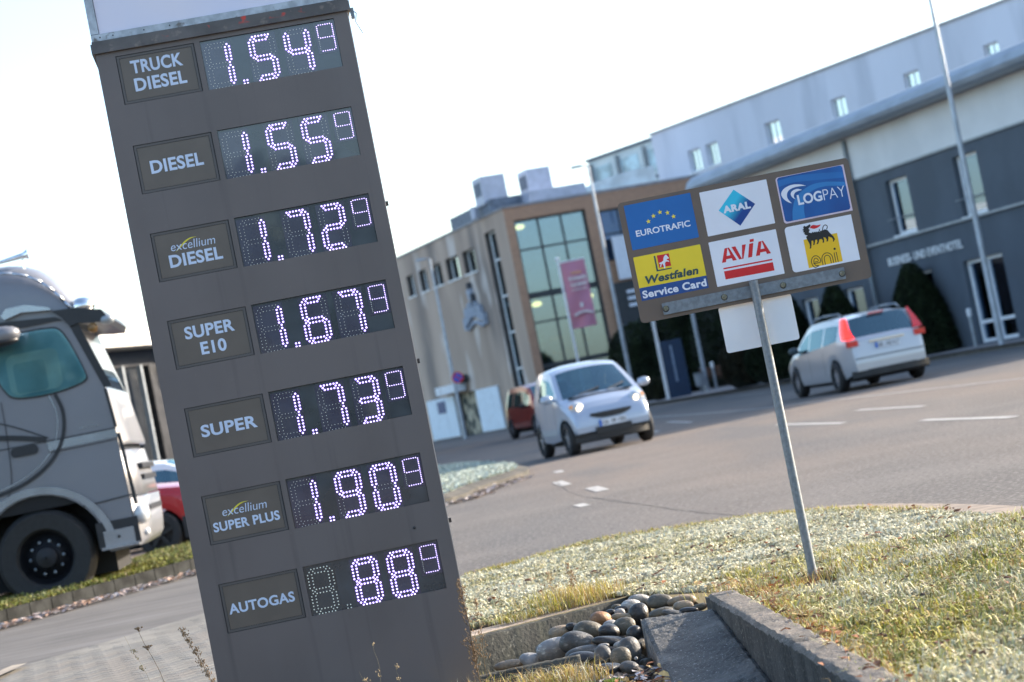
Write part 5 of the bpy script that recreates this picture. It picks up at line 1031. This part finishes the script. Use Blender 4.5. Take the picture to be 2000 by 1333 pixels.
smart = dict(L=2.70, W=1.56, r=.285, ar=.33, wx=(.93, -.94), paint=P_sil, ws=(.16, .80), rg=(-1.30, -1.12), side=((-.50, .50),), mirror=(.62, 1.00), seats=(-.25,), seams=(.56, -.56), tw=.175, wi=.035, pa=.15, pp=4, tum=.20, crown=.06,
    top=[(1.35, .50), (1.335, .62), (1.28, .74), (1.16, .84), (.98, .92), (.80, .985), (.45, 1.24), (.16, 1.44), (-.05, 1.51), (-.35, 1.54), (-.8, 1.52), (-1.12, 1.44), (-1.30, 1.05), (-1.33, .8), (-1.35, .55)],
    belt=[(1.35, .45), (1.28, .62), (1.0, .80), (.8, .90), (.2, .95), (-.6, 1.0), (-1.35, 1.0)], bot=[(1.35, .34), (1.1, .30), (0, .24), (-1.35, .30)])
s1 = car('microcar', 'small silver-white two-seat car with headlights on driving towards the camera', (1.08, 37.2, 0), R(-77), smart)
for s in (-1, 1):
    g = G(); g.ellip((1.155, s*.53, .775), .11, .135, .105, 14, 8); hl = build('headlight', g, M_lens, s1, smooth=True); g = G(); g.ellip((1.225, s*.51, .765), .05, .052, .052, 12, 8); build('bulb', g, M_head, hl, smooth=True)
    g = G(); g.ellip((1.20, s*.615, .80), .05, .04, .04, 10, 6); build('indicator', g, M_orange, hl, smooth=True)
g = G(); pts = [(1.34+.028*(1-(y/.36)**2), y) for y in np.linspace(-.36, .36, 13)]
v = []
for x, y in pts: zc = .61; h = .075*(1-(abs(y)/.37)**3)+.004; v += [(x+.006, y, zc-h*.9-.0), (x+.006, y, zc+.03)]
g.add(v, [(2*i, 2*i+2, 2*i+3, 2*i+1) for i in range(12)]); v0 = len(v); build('grille', g, M_black, s1)
g = G(); y_ = np.linspace(-.70, .70, 21); v = []
for y in y_: x = 1.36-.22*(abs(y)/.70)**3; v += [(x-.1, y, .17), (x+.02, y, .19), (x+.025, y, .31), (x-.05, y, .345)]
g.add(v, [(4*i+k, 4*i+4+k, 4*i+5+k, 4*i+1+k) for i in range(20) for k in range(3)]); build('front_skirt', g, M_black, s1, smooth='auto')
for y0, y1 in ((-.62, -.38), (-.31, .31), (.38, .62)): bx('air_intake', 1.2, 1.392-.085*(abs(y0+y1)/2 > .3), y0, y1, .29, .398, M_black, s1)
plate(s1, 1.375, .0, .455, 'CA · PP 1702', True, .48)
g = G(); g.path([(.86, -.35, .985), (.72, .05, 1.06)], .012, 5); g.path([(.86, .15, .985), (.70, .5, 1.07)], .012, 5); g.box(.80, .92, -.55, .55, .945, .965); build('wiper', g, M_black, s1)
g = G(); g.ellip((-.18, -.34, 1.22), .11, .09, .14, 12, 8); dr = tag(build('person', g, pm('driver_skin', (.35, .22, .17), .7), None, smooth=True), 'driver with dark jacket sitting behind the windscreen of the small silver car', 'person')
# a simple seated driver: torso, head, hair and arms in one body
bpy.data.objects.remove(dr)
def skin_body(name, joints, edges, radii, mat, loc, yaw, label):
    me = bpy.data.meshes.new(name); me.from_pydata(joints, edges, []); o = link(name, me, None, loc); o.rotation_euler = (0, 0, yaw)
    md = o.modifiers.new('skin', 'SKIN'); sv = me.skin_vertices[0] if me.skin_vertices else None
    if not me.skin_vertices: me.attributes.new  # created together with the modifier below
    return o
def seated(label, loc, yaw):
    t = thing('person', label, 'person', loc, yaw); g = G()
    # torso rings, neck and head lofted as one surface, arms as tapered limbs rooted in the shoulders
    rings = [(0, .48, .17, .13), (0, .62, .16, .12), (-.03, .80, .18, .12), (-.05, .98, .205, .115), (-.05, 1.05, .17, .09), (-.04, 1.09, .07, .06), (-.03, 1.13, .055, .055), (-.01, 1.17, .07, .085), (0, 1.23, .078, .10), (0, 1.30, .075, .098), (-.01, 1.35, .05, .065), (-.01, 1.37, .01, .01)]
    n = 14; v = []
    for cx, z, ry, rx in rings: v += [(cx+rx*math.cos(6.283*i/n), ry*math.sin(6.283*i/n), z) for i in range(n)]
    mi = [0 if rings[k][1] < 1.07 else 1 for k in range(len(rings)-1)]
    for k in range(len(rings)-1): g.add(v[k*n:(k+2)*n], [(i, (i+1) % n, n+(i+1) % n, n+i) for i in range(n)], mi[k])
    for s in (-1, 1): g.path([(-.05, s*.20, .98), (.08, s*.24, .80), (.30, s*.14, .84)], .055, 8, 0, .035); g.ellip((.33, s*.13, .85), .045, .03, .03, 8, 6, 1)
    g.path([(0, .09, .5), (.40, .12, .56), (.62, .12, .30)], .085, 8, 0, .05); g.path([(0, -.09, .5), (.40, -.12, .56), (.62, -.12, .30)], .085, 8, 0, .05)
    for s in (-1, 1): g.ellip((.092, s*.03, 1.255), .012, .013, .008, 6, 4, 2)
    g.ellip((.10, 0, 1.23), .018, .012, .022, 6, 4, 1)
    build('body', g, [pm('dark_jacket', (.06, .07, .09), .9), pm('skin', (.42, .27, .21), .6), M_black], t, smooth=True)
    g = G(); g.ellip((-.025, 0, 1.30), .105, .09, .09, 12, 8); build('hair', g, pm('hair', (.06, .04, .03), .8), t, smooth=True); return t
hd = Vector((math.cos(R(-77)), math.sin(R(-77)))); seated('driver in dark jacket behind the windscreen of the small silver car', (1.08-hd.x*.05-hd.y*.34, 37.2-hd.y*.05+hd.x*.34, 0), R(-77))
est = dict(L=4.48, W=1.77, r=.315, ar=.36, wx=(1.36, -1.34), paint=P_est, ws=(.52, 1.22), rg=(-2.08, -1.84), side=((.22, .92), (-.72, .16), (-1.60, -.80)), mirror=(.82, .98), seats=(.0, -.95), seams=(.98, .19, -.76), tw=.20, pa=.17, pp=6, tum=.20, crown=.05, mm=pm('dark_mirror', (.03, .05, .06), .3), sp=7,
    top=[(2.24, .50), (2.20, .66), (2.05, .78), (1.6, .90), (1.22, .97), (.85, 1.22), (.52, 1.41), (.15, 1.485), (-.6, 1.50), (-1.3, 1.485), (-1.84, 1.42), (-1.95, 1.24), (-2.08, 1.02), (-2.17, .97), (-2.205, .75), (-2.22, .62), (-2.24, .55)],
    belt=[(2.24, .45), (2.0, .66), (1.3, .86), (.5, .90), (-1.0, .97), (-1.7, 1.02), (-2.08, 1.0), (-2.24, .9)], bot=[(2.24, .28), (1.8, .24), (-1.7, .24), (-2.0, .30), (-2.24, .36)])
eyaw = R(99.5); s2 = car('estate_car', 'champagne silver estate car with roof rails driving away past the hotel', (6.78, 44.0, 0), eyaw, est)
for s in (-1, 1):
    g = G(); v = []
    for z, x, y0, y1 in ((1.00, -2.115, .60, .80), (1.08, -2.065, .63, .79), (1.2, -1.99, .64, .755), (1.32, -1.925, .635, .71), (1.42, -1.87, .62, .67)): v += [(x-.012, s*y0, z), (x+.0, s*y1, z), (x+.13, s*(y1+.022), z)]
    g.add(v, [(3*i+k, 3*i+k+1, 3*i+k+4, 3*i+k+3) for i in range(4) for k in range(2)]); build('tail_light', g, M_tail_on if s > 0 else M_tail, s2)
    g = G(); g.box(-2.215, -2.11, s*.58 if s > 0 else s*.80, s*.80 if s > 0 else s*.58, .85, .965); build('tail_light', g, M_tail, s2); g = G(); g.box(-2.235, -2.18, s*.45 if s > 0 else s*.62, s*.62 if s > 0 else s*.45, .43, .47); build('reflector', g, M_tail, s2)
    g = G(); g.path([(.30, s*.60, 1.455), (.15, s*.605, 1.53), (-.5, s*.61, 1.555), (-1.4, s*.60, 1.535), (-1.6, s*.59, 1.46)], .022, 8); build('roof_rail', g, M_galv, s2, smooth=True)
bx('brake_light', -1.90, -1.86, -.16, .16, 1.425, 1.45, M_tail, s2)
plate(s2, -2.225, .0, .80, 'LB · HS 417', False, .50)
g = G(); g.box(-2.232, -2.20, -.36, .36, .885, .91); build('hatch_strip', g, M_chrome, s2)
g = G(); yy = np.linspace(-.80, .80, 17); v = []
for y in yy: x = -2.26+.13*(abs(y)/.80)**4; v += [(x+.1, y, .20), (x-.0, y, .24), (x-.0, y, .37)]
g.add(v, [(3*i+k, 3*i+3+k, 3*i+4+k, 3*i+1+k) for i in range(16) for k in range(2)]); build('rear_skirt', g, M_black, s2)
g = G(); g.ribbon([(-.70, .60), (.70, .60)], .02, 0); o_ = build('hatch_seam', g, M_black, s2); o_.rotation_euler = (0, 0, -math.pi/2); o_.location = (-2.238, 0, 0)
ed_ = Vector((math.cos(eyaw), math.sin(eyaw))); seated('driver seen dark through the rear window of the silver estate car', (6.78+ed_.x*.05-ed_.y*.36, 44.0+ed_.y*.05+ed_.x*.36, 0), eyaw)
mpv = dict(est); mpv.update(L=4.2, W=1.74, paint=P_red, ws=(.62, 1.42), rg=(-2.05, -1.86), side=((.30, 1.0), (-.7, .24), (-1.6, -.78)), wx=(1.38, -1.32), top=[(2.10, .52), (2.05, .72), (1.9, .86), (1.42, 1.0), (.95, 1.35), (.62, 1.54), (.2, 1.62), (-1.2, 1.62), (-1.86, 1.54), (-2.05, 1.05), (-2.1, .6)], belt=[(2.1, .48), (1.9, .74), (1.3, .93), (-2.1, 1.0)], bot=[(2.1, .3), (-2.1, .32)], mm=M_black)
s3 = car('minivan', 'dark red minivan following behind the small silver car', (.62, 67.0, 0), R(-74), mpv)
for s in (-1, 1): g = G(); g.ellip((1.93, s*.62, .74), .14, .16, .11, 12, 8); build('headlight', g, M_lens, s3, smooth=True)
bx('grille', 2.05, 2.115, -.45, .45, .52, .62, M_black, s3)
hat = dict(est); hat.update(L=4.0, W=1.75, paint=P_red2, ws=(.30, 1.0), rg=(-1.95, -1.6), side=((-.0, .72), (-.9, -.06)), wx=(1.25, -1.28), seats=(-.1,), top=[(2.0, .60), (1.95, .82), (1.8, .94), (1.0, 1.04), (.62, 1.25), (.30, 1.40), (-.2, 1.46), (-1.2, 1.42), (-1.6, 1.34), (-1.95, .98), (-2.0, .6)], belt=[(2.0, .5), (1.8, .80), (1, .92), (-2, .96)], bot=[(2, .25), (-2, .3)], mm=P_red2, sp=5, rim=pm('black_rim', (.02, .02, .02), .5))
s4 = car('red_hatchback', 'bright red car parked between the truck and the pylon', (-6.05, 28.3, 0), R(0), hat, sc=.92)
g = G(); g.ellip((1.80, -.70, .80), .16, .12, .08, 12, 8); build('headlight', g, M_lens, s4, smooth=True); g = G(); g.box(1.6, 2.0, -.86, .8, .2, .5); build('front_skirt', g, M_black, s4)
wht = dict(hat); wht.update(paint=P_wht, mm=P_wht, side=((-.0, .72), (-.95, -.06)))
s5 = car('white_hatchback', 'white car parked behind the bright red car', (-5.55, 31.8, 0), R(0), wht, sc=.88)

# ---------------------------------------------------------------- truck cab
tk = thing('truck', 'silver grey truck tractor with high roof and dark side stripes', 'truck', (-4.83, 20.44, 0), R(5.5))
P_tr = pm('silver_truck_paint', (.185, .19, .21), .42, .2, var=.04, vs_=1, coat=.35); M_tb2 = pm('truck_black', (.015, .016, .02), .4, var=.1); M_tch = pm('truck_bright_metal', (.42, .46, .52), .22, .8, var=.05)
WT = 2.15
def side_poly(name, pts, y0, y1, m, smooth=False, par=None):
    g = G(); g.prism(pts, y0, y1); return build(name, g, m, par or tk)
arch = [(.086+.60*math.cos(R(a)), .46+.60*math.sin(R(a))) for a in range(172, -5, -11)]
side_poly('cab_body', [(-1.6, .95), (-.514, .95)]+arch[2:]+[(.70, .40), (.96, .41), (.96, 1.36), (.94, 1.94), (.77, 2.60), (.74, 2.72), (-1.6, 2.72)], 0, WT, P_tr)
# rounded nose: plan curve lofted over height
def nose(name, prof, m, y_in=.0):
    g = G(); n = 18; v = []
    for z, x0, xf in prof:
        for i in range(n+1):
            t = i/n; y = WT*t; e = min(t, 1-t)/.5; k = (1-(1-min(1, e/.34))**2.4)**.5 if e < .34 else 1; v.append((x0+(xf-x0)*k, y, z))
    for j in range(len(prof)-1): g.add(v[j*(n+1):(j+2)*(n+1)], [(i, i+1, n+2+i, n+1+i) for i in range(n)])
    g.add([v[i] for i in range(n+1)]+[(prof[0][1], WT, prof[0][0]), (prof[0][1], 0, prof[0][0])], [tuple(range(n+3))[::-1]]); g.add([v[(len(prof)-1)*(n+1)+i] for i in range(n+1)], [tuple(range(n+1))])
    import bmesh as bmm
    o = build(name, g, m, tk); bm = bmm.new(); bm.from_mesh(o.data); bmm.ops.remove_doubles(bm, verts=bm.verts, dist=.0005)
    for f in bm.faces: f.smooth = len(f.verts) == 4
    bm.to_mesh(o.data); bm.free(); return o
nose('bumper', [(.41, .97, 1.03), (.48, .97, 1.08), (.62, .97, 1.10), (.87, .97, 1.105)], P_tr); nose('lower_grille', [(.885, .965, 1.10), (1.1, .965, 1.075), (1.33, .96, 1.04)], P_tr)
nose('gap_panel', [(1.331, .94, 1.0), (1.379, .94, 1.0)], M_tb2); nose('front_panel', [(1.38, .96, 1.06), (1.42, .96, 1.06), (1.65, .955, 1.02), (1.90, .95, .98), (1.945, .94, .96)], P_tr)
G_ws = glass('windscreen_glass', (.6, .7, .7), .3, gc=(.8, .9, .95)); nose('windscreen', [(1.95, .92, .95), (2.3, .82, .84), (2.62, .73, .745)], G_ws)
g = G(); g.add([(.925, -.006, 1.95), (1.0, -.006, 1.95), (.79, -.006, 2.64), (.70, -.006, 2.64)], [(0, 1, 2, 3)]); build('pillar_trim', g, M_tb2, tk)
# roof fairing loft
fp_ = [(-1.6, 3.36), (-.3, 3.35), (.2, 3.33), (.34, 3.30), (.48, 3.235), (.60, 3.13), (.70, 3.0), (.78, 2.86), (.84, 2.74)]; g = G(); v = []; n = 20
for x, z in fp_:
    for i in range(n+1):
        a = math.pi*i/n; c_ = math.cos(a); s_ = math.sin(a); ins = .10+.25*max(0, (x-.2)/.64); v.append((x, WT/2-(WT/2-.02-ins*s_**2*.0)*math.copysign(abs(c_)**.45, c_), 2.722+(z-2.722)*abs(s_)**.5))
g.add(v, [(j*(n+1)+i, j*(n+1)+i+1, (j+1)*(n+1)+i+1, (j+1)*(n+1)+i) for j in range(len(fp_)-1) for i in range(n)]); build('roof_fairing', g, P_tr, tk, smooth=True)
g = G(); g.path([(x*.99-.06, .01, 2.74+(z-2.74)*.80) for x, z in fp_[2:]], .014, 6); build('roof_seam', g, M_tch, tk, smooth=True)
side_poly('side_band', [(-1.6, 2.735), (.10, 2.745), (.60, 2.70), (.66, 2.655), (.60, 2.66), (-1.6, 2.64)], -.02, -.004, M_tb2)
side_poly('chrome_wing', [(.10, 2.80), (.16, 2.86), (.35, 2.865), (.56, 2.80), (.58, 2.77), (.3, 2.80), (.13, 2.76)], -.05, .05, M_tch)
side_poly('sun_visor', [(.58, 2.76), (.66, 2.68), (.72, 2.585), (.80, 2.60), (.92, 2.58), (1.05, 2.57), (1.075, 2.63), (1.04, 2.69), (.9, 2.72), (.74, 2.755)], -.04, WT, M_tb2)
g = G(); g.ellip((1.075, -.0, 2.585), .075, .07, .05, 10, 6); g.ellip((.93, -.02, 2.53), .05, .05, .05, 10, 6, 1); build('marker_lamp', g, [M_grey, pm('amber_brown_lens', (.22, .12, .04), .3)], tk, smooth=True)
g = G(); g.ellip((.86, .1, 2.76), .12, .12, .09, 12, 8); build('roof_lamp', g, M_chrome, tk, smooth=True)
g = G(); g.tube((.05, .3, 3.335), (.38, .3, 3.37), .012, .03, 12); g.tube((.38, .3, 3.37), (.43, .3, 3.375), .03, .055, 12); g.tube((.36, .3, 3.2), (.36, .3, 3.36), .014, n=6); build('air_horn', g, M_chrome, tk, smooth='auto')
wn = smoothline([(-.62, 2.60), (.28, 2.605), (.50, 2.60), (.60, 2.575), (.665, 2.47), (.725, 2.30), (.775, 2.12), (.765, 2.065), (.68, 2.03), (.45, 1.995), (.2, 2.0), (.07, 2.03), (.01, 2.10), (-.03, 2.2), (-.1, 2.5)], 4)
cx_, cz_ = .35, 2.3; side_poly('window_seal', [(cx_+(x-cx_)*1.035+.0, cz_+(z-cz_)*1.06) for x, z in wn][::-1], -.010, -.004, M_tb2)
g_in = pm('cab_interior', (.35, .60, .62), .8, col2=(.18, .40, .45), vs_=2.2)
side_poly('cab_interior', wn[::-1], -.0135, -.011, g_in); side_poly('seat_back', rrect(.06, .56, 2.03, 2.42, .08), -.016, -.0138, pm('seat_cover', (.45, .66, .62), .8, var=.1)); side_poly('seat_front', rrect(.12, .42, 2.04, 2.33, .04), -.0185, -.0162, pm('seat_cover_dark', (.30, .52, .52), .8, var=.1))
g = G(); g.add([(x, -.0225, z) for x, z in wn[::-1]], [tuple(range(len(wn)))]); build('side_window', g, glass('cab_glass', (.85, .96, .96), .62), tk)
mr2 = G(); mr2.ellip((.06, -.30, 2.60), .23, .14, .085, 16, 8, e=.8); mr2.ellip((.06, -.31, 2.535), .21, .12, .05, 16, 8, 1); mr2.tube((.0, -.28, 2.66), (.0, 0, 2.72), .03, n=8, mi=1); build('mirror', mr2, [P_tr, M_tb2], tk, smooth=True)
def band(name, pts, wd, m=M_tb2, y=-.012): g = G(); g.ribbon(smoothline(pts, 5), wd, y); return build(name, g, m, tk)
band('dark_stripe', [(.46, 1.975), (.50, 1.82), (.485, 1.65), (.42, 1.49), (.30, 1.35), (.14, 1.245), (-.05, 1.17), (-.30, 1.12)], .035); band('grey_stripe', [(.40, 1.975), (.44, 1.82), (.425, 1.66), (.36, 1.50), (.24, 1.37), (.08, 1.27), (-.10, 1.20), (-.30, 1.16)], .012, M_tch)
band('dark_stripe', [(-.6, 1.70), (-.1, 1.66), (.30, 1.565)], .05); band('grey_stripe', [(-.6, 1.93), (-.1, 1.80), (.32, 1.58)], .012)
band('seam', [(-.6, 1.552), (0, 1.552), (.5, 1.552), (.97, 1.552)], .009); band('bright_panel', [(.30, 1.50), (.6, 1.50), (.96, 1.505)], .08, M_tch, -.008); band('seam', [(.30, 1.44), (.6, 1.44), (.96, 1.445)], .008); band('seam', [(-.05, 2.0), (-.06, 1.6), (-.1, 1.2), (-.2, 1.05)], .008)
band('dark_gap', [(.975, 1.50), (.985, 1.38), (1.0, 1.1), (1.015, .80)], .035); band('front_seam', [(.935, 1.94), (.95, 1.75), (.965, 1.56)], .03); band('seam', [(.52, .875), (.75, .885), (1.0, .90)], .012)
band('wheel_fender', [(.086+.66*math.cos(R(a)), .46+.645*math.sin(R(a))) for a in range(150, 0, -10)], .07, M_tch, -.02); 
side_poly('door_handle', rrect(-.05, .21, 1.455, 1.545, .04), -.016, -.005, M_tb2)
text('lettering', 'ACTIVE', .62, .80, 1.60, 1.625, -.006, M_tch, tk)
sp_ = G(); sp_.box(.60, 1.0, -.012, -.006, .44, .69); st_ = build('step_recess', sp_, M_tb2, tk); g = G(); g.box(.66, .95, -.028, -.013, .45, .60); g.box(.62, .98, -.05, -.013, .425, .45); build('step_plate', g, M_tch, st_); g = G(); g.dome((.80, -.0285, .53), .018); build('lock', g, M_black, st_)
for z in (1.13, 1.02, .72): bx('front_slot', 1.06, 1.112, .35, WT-.35, z, z+.05, M_tb2, tk)
g = G(); g.ellip((1.02, .14, .70), .10, .14, .11, 12, 8); g.ellip((1.04, .16, .52), .05, .08, .05, 10, 6); build('headlight', g, M_lens, tk, smooth=True)
def truck_wheel(x, y, r):
    g = G(); g.lathe([(r*.55, .02), (r*.60, -.02), (r*.90, -.03), (r*.98, .02), (r, .06), (r, .26), (r*.98, .30), (r*.6, .32)], (x, y, r), 44); w_ = build('wheel', g, M_tyre, tk, smooth='auto')
    g = G(); g.lathe([(r*.56, .02), (r*.54, .06), (r*.46, .12), (r*.40, .10), (r*.26, .05), (r*.24, .0), (r*.20, -.02), (r*.02, -.03)], (x, y, r), 36); build('rim', g, pm('dark_rim', (.02, .021, .026), .45, .5), w_, smooth='auto')
    g = G()
    for k in range(10): a = 2*math.pi*k/10; g.dome((x+r*.34*math.cos(a), y+.075, r+r*.34*math.sin(a)), .018, n=8, h=1.6)
    build('wheel_nuts', g, pm('nut_metal', (.45, .50, .55), .35, .6), w_); return w_
truck_wheel(.086, .03, .465); truck_wheel(.086, WT-.35, .465)
g = G(); g.box(-3.0, .9, .35, WT-.35, .45, .90); g.box(-.60, .75, .02, .34, .92, 1.12); g.box(-.6, .70, .36, WT-.36, .2, .95); build('chassis', g, M_under, tk)
bx('side_tank', -2.4, -.75, .05, .6, .35, .93, M_tch, tk)
